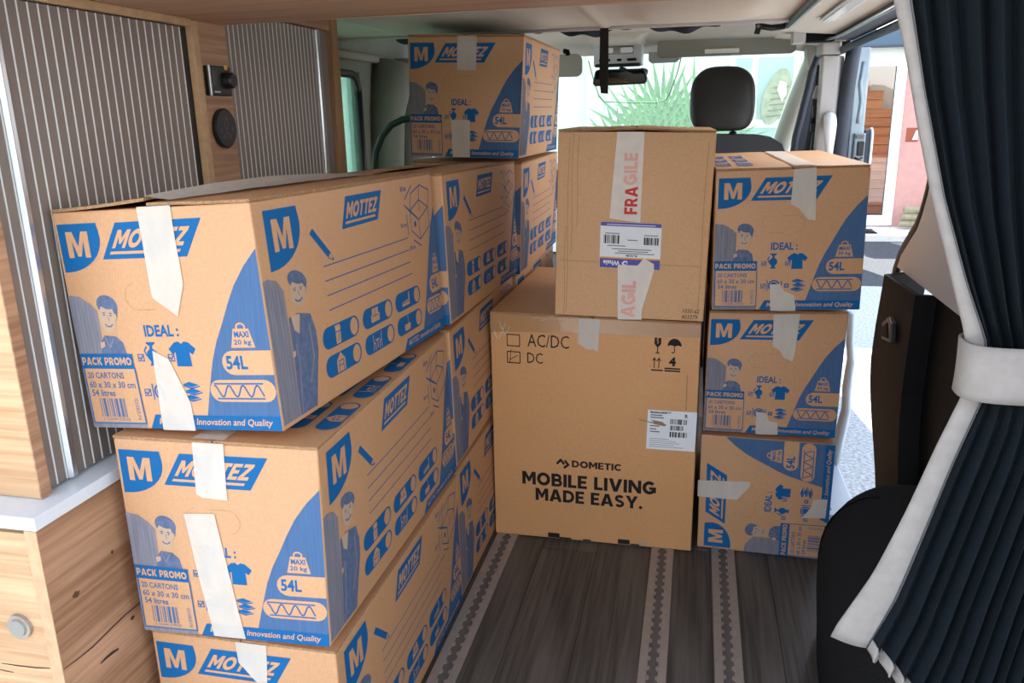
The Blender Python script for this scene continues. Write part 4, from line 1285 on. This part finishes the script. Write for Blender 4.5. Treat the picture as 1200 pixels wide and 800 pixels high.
MB().grid(lambda u, v: fns['end'](.795 + .055 * u + .01 * math.sin(v * 5), .573 + .018 * v - .008 * u, .0022), 3, 3).build('scuffed_hole', 'edge', LB)
MB().grid(lambda u, v: fns['end'](.73 + .065 * u, .586 + .004 * v - .012 * u, .0022), 2, 1).build('scratch', 'edge', t)
MB().grid(lambda u, v: fns['end'](.945 + .004 * u, .64 + .15 * v, .0008), 1, 3).build('crease', 'edge', t)

# ---- plain carton with fragile tape
FC = D8((-.3068, 1.7896, .5915), (-.2967, 1.7905, 1.0032), (-.315, 2.1898, .5975), (-.3058, 2.1903, 1.003), (.0258, 1.7972, .5840), (.0365, 1.7977, .9957), (.018, 2.197, .5880), (.0271, 2.1975, .9956))
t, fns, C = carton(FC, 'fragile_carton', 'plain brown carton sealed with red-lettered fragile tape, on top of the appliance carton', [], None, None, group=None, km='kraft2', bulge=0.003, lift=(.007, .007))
FT_ = [(.383, 1.0), (.554, 1.0), (.555, .53), (.353, .549)]
ft1 = tape_piece(t, fns['end'], FT_, 'ftape', .0012, 'fragile_tape', topfn=patch(face(C, 'top')), toppoly=[(.39, 0.0), (.556, 0.0), (.55, .95), (.40, .95)])
for nm_, wd_, bx_, ct_ in (('red_lettering', 'FRA', (.447, .574, .530, .720), 'red'), ('faded_lettering', 'GILE', (.434, .728, .520, .892), 'pink')):
    FA = Art()
    FA.text(wd_, *bx_, ct_, 0, -1, 0, 90)
    put_print(nm_, FA, lambda u, v, o: fns['end'](u, v, .0022 + o), ft1)
ft2 = tape_piece(t, fns['end'], [(.419, .30), (.433, -.007), (.592, -.002), (.592, .054), (.659, .273), (.656, .31), (.59, .34), (.55, .30)], 'ftape', .0030, 'fragile_tape')
FB = Art()
FB.text('AGIL', .452, .008, .545, .215, 'pink', 0, -1, 0, 90)
put_print('faded_lettering', FB, lambda u, v, o: fns['end'](u, v, .0040 + o), ft2)
lab = lambda u, v: (.297 + (.399) * u - .001 * v, .283 + .249 * v - .005 * u)
LB = MB().grid(lambda u, v: fns['end'](*lab(u, v), .0022), 6, 4).build('shipping_label', 'white', t)
LA = Art(1.0, 0.75)
LA.rect(0, .685, 1, .75, 'purple', 0)
LA.rect(0, .0, 1, .155, 'purple', 0)
LA.rect(0, .155, 1, .180, 'orange', 0)
LA.text('Whale', .06, .045, .34, .125, 'white', 1, .03, 0, 180)
LA.ell(.42, .09, .05, .035, 'white', 1, 14, .4)
LA.ell(.43, .085, .03, .018, 'purple', 2, 10, .4)
barcode(LA, .06, .40, .34, .54, 'black', 0, 21)
barcode(LA, .72, .40, .96, .52, 'black', 0, 25)
LA.text('BLAKIM', .44, .195, .62, .225, 'black', 0, .02, 0, 180)
for x0, x1, y in ((.12, .42, .36), (.2, .85, .31), (.3, .8, .275), (.25, .9, .24), (.45, .62, .46), (.08, .32, .56), (.72, .95, .545)):
    LA.rect(x0, y, x1, y + .014, 'grey', 0)
LA.rect(.1, .705, .9, .716, 'white', 1)
put_print('label_print', LA, lambda u, v, o: fns['end'](*lab(u, v), .0025 + o), LB)
HW = Art()
HW.text('1030-62', .860, .045, .970, .068, 'black', 0, 0, .2)
HW.text('403379', .855, .012, .960, .036, 'black', 0, 0, .2)
put_print('handwriting', HW, fns['end'], t)
for u, v0, v1 in ((.075, .02, .97), (.10, .35, .99), (.135, .5, .98), (.955, .05, .95), (.06, .0, .5)):
    MB().grid(lambda a, b: fns['end'](u + .003 * a + .004 * math.sin(b * 7), v0 + (v1 - v0) * b, .0007), 1, 12).build('crease', 'edge', t)
MB().grid(lambda a, b: fns['end'](.03 + .93 * a, .312 + .0025 * b - .01 * a, .0006), 6, 1).build('crease', 'edge', t)

# ================================================================ overhead shelf
ob_ = thing('overhead_shelf', 'oak board crossing overhead at the top of the photo', 'shelf', (-0.3, 1.0, 1.199))
MB().prism([(-1.13, 0.90), (0.545, 0.90), (0.545, 1.341), (-1.13, 1.402)], 'z', 1.199, 1.222).build('board', 'oakS', ob_, bevel=0.001)
MB().prism([(-1.13, 1.402), (0.545, 1.341), (0.545, 1.343), (-1.13, 1.404)], 'z', 1.1985, 1.2225).build('edge_band', 'oakE', ob_)
BX('side_trim', (-0.841, -0.829, 0.84, 1.290, 1.187, 1.1988), 'oakE', ob_, 0.001)

# ================================================================ hose, strap, buckle
hz = thing('rubber_hose', 'teal rubber hose curving up in front of the dim left wall', 'hose', (-0.90, 2.25, 0.9))
MB().tube([(-0.935, 2.3, 0.80), (-0.932, 2.3, 0.88), (-0.922, 2.3, 0.94), (-0.900, 2.3, 0.985), (-0.87, 2.3, 1.015), (-0.835, 2.3, 1.030), (-0.79, 2.3, 1.034), (-0.76, 2.3, 1.035)], 0.010, 10).build('hose', 'hose', hz, smooth=True)
MB().tube([(-0.934, 2.3, 0.86), (-0.933, 2.3, 0.89)], 0.013, 10).build('collar', 'blackp', hz, smooth=True)
st = MB().prism([(-0.297, 1.278), (-0.272, 1.278), (-0.271, 1.15), (-0.2715, 1.092), (-0.2935, 1.094), (-0.2975, 1.13), (-0.298, 1.18)], 'y', 2.558, 2.5615).build('hanging_strap', 'strap', base=(-0.285, 2.56, 1.09))
tag(st, 'black webbing strap hanging from the ceiling edge before the mirror', 'strap')
bk = thing('strap_buckle', 'short black strap with press stud hanging at the right ceiling edge', 'strap', (0.153, 2.56, 1.245))
MB().prism([(0.147, 1.282), (0.166, 1.282), (0.164, 1.262), (0.160, 1.246), (0.144, 1.248), (0.148, 1.262)], 'y', 2.592, 2.596).build('webbing', 'strap', bk)
MB().tube([(0.155, 2.592, 1.268), (0.155, 2.587, 1.268)], 0.005, 12).build('press_stud', 'raild', bk)
cv = MB()
rr = random.Random(4)
def cvs(u, v):
    return (-0.95 + 1.0 * u, 2.597 + 0.006 * math.sin(u * 60) + 0.004 * v, 1.287 - (0.017 + 0.010 * math.sin(u * 23) + 0.005 * math.sin(u * 71)) * v)
tc_ = MB().grid(cvs, 120, 3).build('tent_canvas_fold', 'canvas', base=(-0.3, 2.6, 1.28), solid=0.002)
tag(tc_, 'dark blue crumpled pop-top canvas tucked above the ceiling edge', 'canvas')

# ================================================================ cab: console, mirror, visors, seat
cn = thing('overhead_console', 'light grey roof console with two lamp lenses above the mirror', 'console', (-0.368, 3.9, 1.22))
def con(u, v):
    pass
MB().prism([(3.86, 1.345), (3.875, 1.245), (3.895, 1.240), (3.99, 1.245), (4.02, 1.345)], 'x', -0.478, -0.262).build('housing', 'consol', cn, bevel=0.012, seg=3)
BX('black_band', (-0.472, -0.268, 3.866, 3.9, 1.238, 1.252), 'blackp', cn, 0.006)
BX('lamp_frame', (-0.448, -0.295, 3.856, 3.872, 1.290, 1.325), 'vis', cn, 0.006)
for x in (-0.415, -0.328):
    MB().prism([(x + a * .55, 1.307 + b) for a, b in rrect(-.05, .05, -.011, .011, .01)], 'y', 3.848, 3.858).build('lamp_lens', 'lamp', cn, bevel=0.002)
for x0, x1 in ((-0.452, -0.402), (-0.372, -0.352), (-0.325, -0.285)):
    BX('button', (x0, x1, 3.862, 3.878, 1.262, 1.272), 'darkp', cn, 0.002)
MB().prism([(-0.60, 1.378), (-0.50, 1.352), (-0.47, 1.33), (-0.268, 1.325), (-0.24, 1.345), (-0.17, 1.378)], 'y', 3.6, 4.0).build('roof_moulding', 'head', cn, bevel=0.02, seg=3)
mr = thing('rear_view_mirror', 'black framed rear-view mirror hanging below the roof console', 'mirror', (-0.362, 3.9, 1.16))
MB().prism([(a, b) for a, b in [(-0.486, 1.17), (-0.476, 1.158), (-0.25, 1.163), (-0.239, 1.172), (-0.238, 1.19), (-0.25, 1.224), (-0.262, 1.230), (-0.462, 1.230), (-0.474, 1.225)]], 'y', 3.90, 3.925).build('housing', 'blackp', mr, bevel=0.006, seg=3)
MB().prism([(-0.478, 1.172), (-0.47, 1.165), (-0.256, 1.170), (-0.246, 1.178), (-0.256, 1.222), (-0.266, 1.228), (-0.458, 1.228), (-0.468, 1.222)], 'y', 3.8975, 3.9005).build('mirror_glass', 'mirror', mr)
MB().tube([(-0.362, 3.925, 1.2), (-0.355, 3.94, 1.21), (-0.35, 3.95, 1.232)], [0.025, 0.02, 0.02], 10).build('stalk', 'blackp', mr, smooth=True)
MB().tube([(-0.262, 3.94, 1.20), (-0.255, 3.95, 1.225)], [0.02, 0.02], 8).build('sensor', 'seal', mr, smooth=True)
def visor(lab, x0, x1, z0, z1, y=3.9, tilt=0.0):
    t = thing('sun_visor', lab, 'visor', ((x0 + x1) / 2, y, z0), 'sun visors above the windscreen')
    MB().prism([(a, b) for a, b in rrect(x0, x1, z0, z1, min(0.03, (z1 - z0) * .3))], 'y', y, y + 0.022).build('pad', 'vis', t, bevel=0.007, seg=3)
    return t
v1 = visor('grey sun visor folded down left of the roof console', -0.80, -0.535, 1.203, 1.302, 3.9)
MB().tube([(-0.60, 3.9, 1.302), (-0.60, 3.89, 1.312), (-0.615, 3.9, 1.315)], 0.012, 8).build('hinge_clip', 'darkp', v1, smooth=True)
v2 = visor('long grey sun visor with a sticker above the passenger headrest', -0.195, 0.395, 1.270, 1.345, 3.88)
stk = BX('sticker', (0.012, 0.158, 3.876, 3.8795, 1.281, 1.302), 'white', v2, 0)
BX('yellow_stripe', (0.012, 0.158, 3.875, 3.8765, 1.298, 1.302), 'yellow', stk, 0)
tb_ = MB().prism([(-0.235, 1.262), (-0.22, 1.25), (-0.11, 1.252), (-0.092, 1.268), (-0.085, 1.292), (-0.10, 1.298), (-0.235, 1.30)], 'y', 3.93, 3.938).build('toll_tag_pad', 'consol', base=(-0.16, 3.93, 1.25), bevel=0.003)
tag(tb_, 'pale grey pad with wavy top stuck behind the windscreen top', 'tag')

ps = thing('passenger_seat', 'black leatherette front passenger seat with tall headrest', 'seat', (0.09, 3.6, 0.0))
def sup(cx, cy, cz, rx, ry, rz, e=0.55, e2=0.6):
    def f(u, v):
        a = 2 * math.pi * u
        b = math.pi * (v - 0.5)
        sg = lambda t, p: math.copysign(abs(t) ** p, t)
        return (cx + rx * sg(math.cos(b), e2) * sg(math.cos(a), e), cy + ry * sg(math.cos(b), e2) * sg(math.sin(a), e), cz + rz * sg(math.sin(b), e2))
    return f
def headrest(u, v):
    a = 2 * math.pi * u
    b = math.pi * (v - 0.5)
    sg = lambda t, p: math.copysign(abs(t) ** p, t)
    z = sg(math.sin(b), 0.62)
    w = 0.128 if z < 0 else 0.128 * (1 - 0.10 * z * z)
    e = 0.32 if z < 0 else 0.32 + 0.5 * z
    return (0.088 + w * sg(math.cos(b), 0.42 + (0.22 if z > 0 else 0)) * sg(math.cos(a), 0.55), 3.52 + 0.05 * sg(math.cos(b), 0.5) * sg(math.sin(a), 0.7) + 0.02 * z, 1.083 + 0.126 * z)
MB().grid(headrest, 40, 28).build('headrest', 'leather', ps, smooth=True, weld=True)
MB().tube([(0.135, 3.52, 0.90), (0.135, 3.52, 0.98)], 0.008, 10).build('headrest_post', 'blackp', ps, smooth=True)
MB().tube([(0.04, 3.52, 0.90), (0.04, 3.52, 0.98)], 0.008, 10).build('headrest_post', 'blackp', ps, smooth=True)
MB().tube([(0.135, 3.52, 0.935), (0.135, 3.52, 0.955)], [0.022, 0.014], 10).build('post_collar', 'blackp', ps, smooth=True)
bkp = [(-0.16, 0.35), (0.345, 0.35), (0.352, 0.7), (0.345, 0.86), (0.325, 0.905), (0.28, 0.933), (0.22, 0.943), (0.05, 0.948), (-0.08, 0.943), (-0.13, 0.925), (-0.155, 0.88), (-0.165, 0.7)]
MB().prism(bkp, 'y', 3.47, 3.60).build('backrest', 'leatherb', ps, bevel=0.03, seg=4, smooth=False)
MB().tube([(a, 3.476, b) for a, b in [(0.347, 0.7), (0.338, 0.855), (0.318, 0.898), (0.276, 0.924), (0.22, 0.934), (0.05, 0.939), (-0.08, 0.934)]], 0.003, 6).build('piping', 'seal', ps, smooth=True)
MB().prism([(3.5, 0.32), (4.05, 0.34), (4.08, 0.42), (4.0, 0.47), (3.5, 0.45)], 'x', -0.16, 0.35).build('cushion', 'leatherb', ps, bevel=0.03, seg=3)
BX('pedestal', (-0.12, 0.31, 3.52, 4.0, 0.0, 0.32), 'darkp', ps, 0.01)
S(BX('floor_cab', (-1.15, 0.56, 3.36, 5.3, -0.05, 0.0), 'darkp', None, 0), 'dark cab floor')

# ================================================================ curtain
cu_ = thing('curtain', 'navy pleated curtain with beige linen border, gathered by a tieback', 'curtain', (0.33, 0.9, 0.25))
ZT = 1.197
LT = [(1.197, .160), (1.132, .176), (1.085, .191), (1.021, .208), (.946, .230), (.877, .254), (.805, .278), (.775, .283), (.744, .284), (.68, .263), (.606, .241), (.523, .213), (.439, .175)]
RT = [(1.197, .176), (1.132, .188), (1.053, .207), (.946, .238), (.859, .270), (.801, .295), (.77, .300), (.74, .301), (.661, .278), (.576, .257), (.498, .238), (.429, .214)]
XR = [(1.197, .50), (1.0, .49), (.86, .475), (.801, .465), (.74, .463), (.66, .455), (.5, .43), (.2, .40)]
NP = 13
def cur(s, tt, dy=0.0, ext=1.0):
    zb = .429 - .22 * s - .03 * s * s
    z0 = ZT + (.429 - ZT) * tt
    z = ZT + (zb - ZT) * tt
    xl = interp(RT, z0)
    x = xl + (interp(XR, z) - xl) * s
    tie = math.exp(-((z0 - .772) / .06) ** 2)
    ph = NP * s
    w = abs(math.sin(math.pi * ph))
    amp = (.021 - .012 * tie) * ext
    sw = 0.0035 * math.sin(2 * math.pi * ph * 0.5 + 3 * tt) * (1 - tie)
    x += 0.0022 * math.sin(2 * math.pi * ph)
    return (x + sw * .4, .905 - amp * (w ** 0.6) - dy + 0.006 * math.sin(5 * tt) * (1 - tie), z)
MB().grid(lambda u, v: cur(u, v), NP * 16, 46).build('pleated_cloth', 'navy', cu_, smooth=True, solid=0.0012)
MB().grid(lambda u, v: (lambda p: (p[0], p[1], p[2] - 0.002))(cur(u, 0.985 + 0.018 * v, 0.0012, 1.08)), NP * 16, 3).build('hem', 'linen', cu_, smooth=True, solid=0.002)
def band(u, v):
    z = ZT + (.434 - ZT) * v
    xl, xr = interp(LT, z), interp(RT, z) + 0.002
    zz = z - (0.010 * u * max(0, (v - .6) / .4))
    return (xl + (xr - xl) * u, .892 - 0.004 * math.sin(math.pi * u) - 0.004 * math.sin(v * 9), zz)
MB().grid(band, 6, 46).build('border', 'linen', cu_, smooth=True, solid=0.004)
MB().grid(lambda u, v: (lambda a: (a[0] + 0.0012 * (u - .5), a[1] - 0.0027, a[2]))(band(0.93, v)), 1, 46).build('border_piping', 'seal', cu_, solid=0.001)
def tie(u, v):
    a = math.pi * (0.02 + 1.25 * u) + math.pi
    zc = .775 + 0.004 * math.sin(a)
    e = 1 + 0.02 * math.sin(math.pi * v)
    return (.384 + .108 * math.cos(a + math.pi * 0.0) * e, .893 + .036 * math.sin(a) * e, zc - .0275 + .055 * v + .003 * math.sin(a * 2))
tb2 = MB().grid(lambda u, v: (.384 + .108 * math.copysign(abs(math.cos(2 * math.pi * u)) ** .6, math.cos(2 * math.pi * u)), .895 + .034 * math.copysign(abs(math.sin(2 * math.pi * u)) ** .6, math.sin(2 * math.pi * u)) - .003 * math.sin(math.pi * v),
                              .745 + .058 * v + .004 * math.sin(2 * math.pi * u + 1)), 48, 6).build('tieback', 'linen', cu_, smooth=True, solid=0.004)
BX('curtain_track', (0.14, 0.54, 0.898, 0.912, 1.196, 1.1985), 'consol', cu_, 0)

# ================================================================ wheel arch hump
wh = thing('wheel_arch_cover', 'rounded black felt-covered hump on the floor behind the curtain', 'wheel arch', (0.4, 1.3, 0.0))
def arch(u, v):
    # u around the end (plan), v up; squarish rounded block, wall side flat
    a = math.pi * u                # 0: far wall side .. pi: near wall side
    b = v * math.pi / 2
    sg = lambda t, p: math.copysign(abs(t) ** p, t)
    rx, ry, h = .215, .345, .372
    cbz = sg(math.cos(b), 0.42)
    x = .452 - rx * sg(math.sin(a), 0.5) * cbz * (0.90 + 0.10 * math.sin(min(1, v * 1.6) * math.pi))
    y = 1.285 + ry * sg(math.cos(a), 0.62) * cbz
    z = h * sg(math.sin(b), 0.62)
    return (x, y, z)
MB().grid(arch, 40, 20).build('felt_cover', 'felt', wh, smooth=True)
MB().tube([(lambda p: (p[0] - .002, p[1], p[2]))(arch(0.30 + 0.4 * 0, q / 14)) for q in range(0, 12)], 0.002, 6).build('seam', 'darkp', wh, smooth=True)

# ================================================================ OUTSIDE
S(MB().box(-40, 40, -40, 60, -0.60, -0.47).build('ground', 'shade_ground', base=(0, 0, 0)), 'grey ground outside, house shade put into its colour')
S(MB().box(-9, 9, -6, 7.42, -0.47, -0.45).build('ground_apron', 'concrete', base=(0, 0, 0)), 'pale concrete apron beside the van')  # far edge set where the house shade begins
S(MB().box(1.2, 9, 10.2, 11.2, -0.47, -0.40).build('pavement', 'kerb', base=(0, 0, 0)), 'pale paving along the house')
# front building
fb = thing('front_building', 'white house facade seen through the windscreen', 'building', (-1.5, 9.0, -0.45))
MB().box(-9, 1.3, 9.0, 9.3, -0.45, 4.2).build('wall', 'render', fb)
BX('corner_pilaster', (-1.18, -1.0, 8.93, 9.0, -0.45, 4.0), 'render', fb, 0.01)
BX('cornice', (-9, 1.3, 8.85, 9.0, 1.75, 1.85), 'render', fb, 0.01)
wd = BX('window_frame', (0.28, 1.04, 8.94, 9.0, -0.35, 1.62), 'frame', fb, 0.005)
for (a, b, c, d) in ((0.34, 0.50, 0.95, 1.55), (0.56, 0.90, 0.95, 1.55), (0.34, 0.90, -0.25, 0.87)):
    BX('pane', (a, b, 8.93, 8.942, c, d), 'fglass', wd, 0)
ov = thing('slatted_oval_ornament', 'brown slatted oval ornament with a white patch on the facing window', 'ornament', (0.74, 8.9, 0.95))
opts = [(0.745 + 0.125 * math.cos(2 * math.pi * k / 24) + 0.06 * math.sin(2 * math.pi * k / 24), 1.17 + 0.27 * math.sin(2 * math.pi * k / 24)) for k in range(24)]
MB().prism(opts, 'y', 8.88, 8.925).build('oval_board', 'log', ov, bevel=0.01)
for k in range(6):
    z = 0.98 + 0.055 * k
    MB().tube([(0.66 + 0.01 * k, 8.875, z), (0.80 + 0.012 * k, 8.875, z + 0.01)], 0.008, 6).build('slat', 'trunk', ov)
MB().prism([(0.80, 1.12), (0.84, 1.2), (0.83, 1.30), (0.77, 1.32), (0.75, 1.24)], 'y', 8.865, 8.88).build('white_patch', 'frame', ov)
# palm
pa_ = thing('fan_palm', 'green fan palm with spiky fronds outside the windscreen', 'palm', (-0.35, 7.2, -0.45))
MB().tube([(-0.35, 7.2, -0.45), (-0.33, 7.2, 0.1), (-0.35, 7.2, 0.55)], [0.12, 0.10, 0.09], 12).build('trunk', 'trunk', pa_, smooth=True)
rr = random.Random(11)
for (hx, hy, hz_, r, tilt) in ((-0.42, 7.0, 0.78, .62, -.30), (-0.05, 7.05, 0.86, .60, .25), (-0.62, 7.1, 0.66, .50, -.9), (0.12, 7.2, 0.70, .50, .8), (-0.25, 6.9, 0.62, .52, .05), (-0.30, 7.3, 0.95, .55, -.1)):
    f = MB()
    nb = 22
    for k in range(nb):
        a = tilt + math.radians(-105 + 210 * k / (nb - 1))
        L = r * (0.82 + 0.18 * math.cos(math.radians(-105 + 210 * k / (nb - 1)))) * (0.93 + .14 * rr.random())
        d = Vector((math.sin(a), -0.18 + .2 * rr.random(), math.cos(a)))
        sd = Vector((math.cos(a), 0, -math.sin(a)))
        p0 = Vector((hx, hy, hz_))
        dr_ = Vector((0, 0, -1)) * 0.08 * abs(math.sin(a))
        w = .021
        f.add([p0, p0 + d * L * .5 - sd * w + dr_ * .3, p0 + d * L * .5 + sd * w + dr_ * .3, p0 + d * L + dr_, p0 + d * L * .5 + Vector((0, .012, 0)) + dr_ * .3], [(0, 1, 4), (0, 4, 2), (1, 3, 4), (4, 3, 2)])
    f.tube([(-0.35, 7.2, 0.52), (hx * .6 - .14, 7.15, (hz_ + .5) / 2), (hx, hy, hz_)], 0.012, 6)
    f.build('frond', 'palm', pa_)
# right house
rh = thing('right_house', 'pink rendered house with white framed glass door beyond the sliding door', 'house', (3.0, 11.0, -0.45))
MB().box(2.40, 9, 11.0, 11.25, -0.45, 1.72).box(1.2, 1.84, 11.0, 11.25, -0.45, 1.72).build('wall', 'pinkw', rh)
BX('lintel', (1.2, 9, 10.97, 11.25, 1.60, 1.735), 'render', rh, 0.004)
BX('fascia', (1.2, 9.2, 10.85, 11.25, 1.735, 1.93), 'fascia', rh, 0.006)
BX('fascia_lip', (1.2, 9.2, 10.82, 10.86, 1.725, 1.745), 'seal', rh, 0)
df = MB().box(1.84, 1.90, 10.98, 11.06, -0.38, 1.61).box(2.285, 2.40, 10.98, 11.06, -0.38, 1.61).box(1.90, 2.285, 10.98, 11.06, 1.52, 1.61).box(1.90, 2.285, 10.98, 11.06, -0.38, -0.26).build('door_frame', 'frame', rh, bevel=0.004)
BX('pane', (1.90, 2.285, 11.01, 11.02, -0.26, 1.52), 'dglass', df, 0)
BX('pane_gasket', (2.279, 2.287, 11.0, 11.03, -0.26, 1.52), 'seal', df, 0)
BX('handle', (2.31, 2.33, 10.94, 10.98, 0.45, 0.58), 'whitep', df, 0.003)
MB().box(1.3, 2.9, 12.6, 12.7, -0.45, 1.9).build('hall_wall', 'plaster', rh)
k = 0
z = -0.38
while z < 1.5:
    xr_ = 2.62 if z < 0.95 else max(2.02, 2.55 - 1.1 * (z - 0.86) // 0.18 * 0.18)
    o = BX('stair_board', (1.70, xr_, 12.2 - 0.012 * k, 12.5, z, z + 0.114), 'stairw', rh, 0.004)
    z += 0.118
    k += 1
BX('number_plate', (2.465, 2.60, 10.985, 11.0, 0.64, 0.80), 'brownp', rh, 0.003)
MB().prism([(2.535, 0.66), (2.595, 0.66), (2.585, 0.77), (2.57, 0.77)], 'y', 10.978, 10.986).build('white_mark', 'frame', rh)
lgp = thing('log_edging', 'weathered stacked log planter against the pink wall', 'planter', (2.65, 10.8, -0.40))
for k in range(3):
    MB().tube([(2.44 + .02 * k, 10.78, -0.335 + .085 * k), (3.1, 10.78, -0.335 + .085 * k)], 0.042, 10).build('log', 'log', lgp)
mt_ = BX('door_mat', (1.72, 2.12, 10.35, 10.72, -0.399, -0.388), 'darkp', None, 0.003)
tag(mt_, 'dark door mat on paving before the glass house door', 'mat')

# touch panel icons and worn details
TA = Art()
TA.line([(.48, .48), (.40, .62), (.52, .80), (.60, .66), (.52, .50)], .02, 'grey', 0)
TA.line([(.52, .50), (.46, .40), (.60, .36)], .02, 'grey', 0)
for cx_, cy_, r_ in ((.22, .44, .055), (.36, .28, .065), (.62, .28, .065), (.80, .46, .05)):
    TA.line([(cx_ + r_ * math.cos(k * math.pi / 6), cy_ + r_ * math.sin(k * math.pi / 6)) for k in range(12)], .014, 'grey', 0, True)
    TA.line([(cx_ - r_ * .4, cy_), (cx_ + r_ * .4, cy_)], .012, 'grey', 0)
put_print('touch_icons', TA, lambda u, v, o: Vector((-0.829 + o, 1.331 + .064 * u, .990 + .064 * v)), tp)['kind'] = 'stuff'

# foliage behind the photographer, the green the rear-view mirror shows
hg = thing('tall_hedge', 'tall green hedge behind the photographer, seen only in the mirror', 'hedge', (0, -11.0, -0.47))
rr = random.Random(5)
hm = MB()
def hed(u, v):
    a = math.pi * v
    n_ = 0.25 * math.sin(u * 61 + 3 * v) + 0.2 * math.sin(u * 143 + 11 * v)
    return (-14 + 28 * u, -11 + (1.1 + .3 * n_) * math.cos(a), -0.47 + (2.1 + .6 * n_) * math.sin(a) ** 0.5)
hm.grid(hed, 160, 14).build('foliage', 'hedge', hg)

# unseen raised rear door, added to keep skylight off the nearest cartons
tg = thing('unseen_tailgate', 'raised rear door over the van opening, unseen, added to shape the light', 'unseen_tailgate', (-0.3, 0.0, 1.4))
def gate(x0, x1, a, b, th=0.05):
    y0, z0, y1, z1 = 0.56, 1.38, -0.45, 2.10
    P = lambda t, o: (y0 + (y1 - y0) * t + o * .33, z0 + (z1 - z0) * t + o)
    return MB().prism([P(a, 0), P(b, 0), P(b, th), P(a, th)], 'x', x0, x1)
gate(-1.15, 0.55, 0.0, 0.30).build('upper_panel', 'paint', tg, bevel=0.01)
gate(-1.15, 0.55, 0.72, 1.0).build('lower_panel', 'wallg', tg, bevel=0.01)
gate(-1.15, -0.98, 0.301, 0.719).build('side_frame', 'wallg', tg)
gate(0.38, 0.55, 0.301, 0.719).build('side_frame', 'wallg', tg)
gate(-0.979, 0.379, 0.301, 0.719, 0.006).build('window_glass', 'pglass', tg)
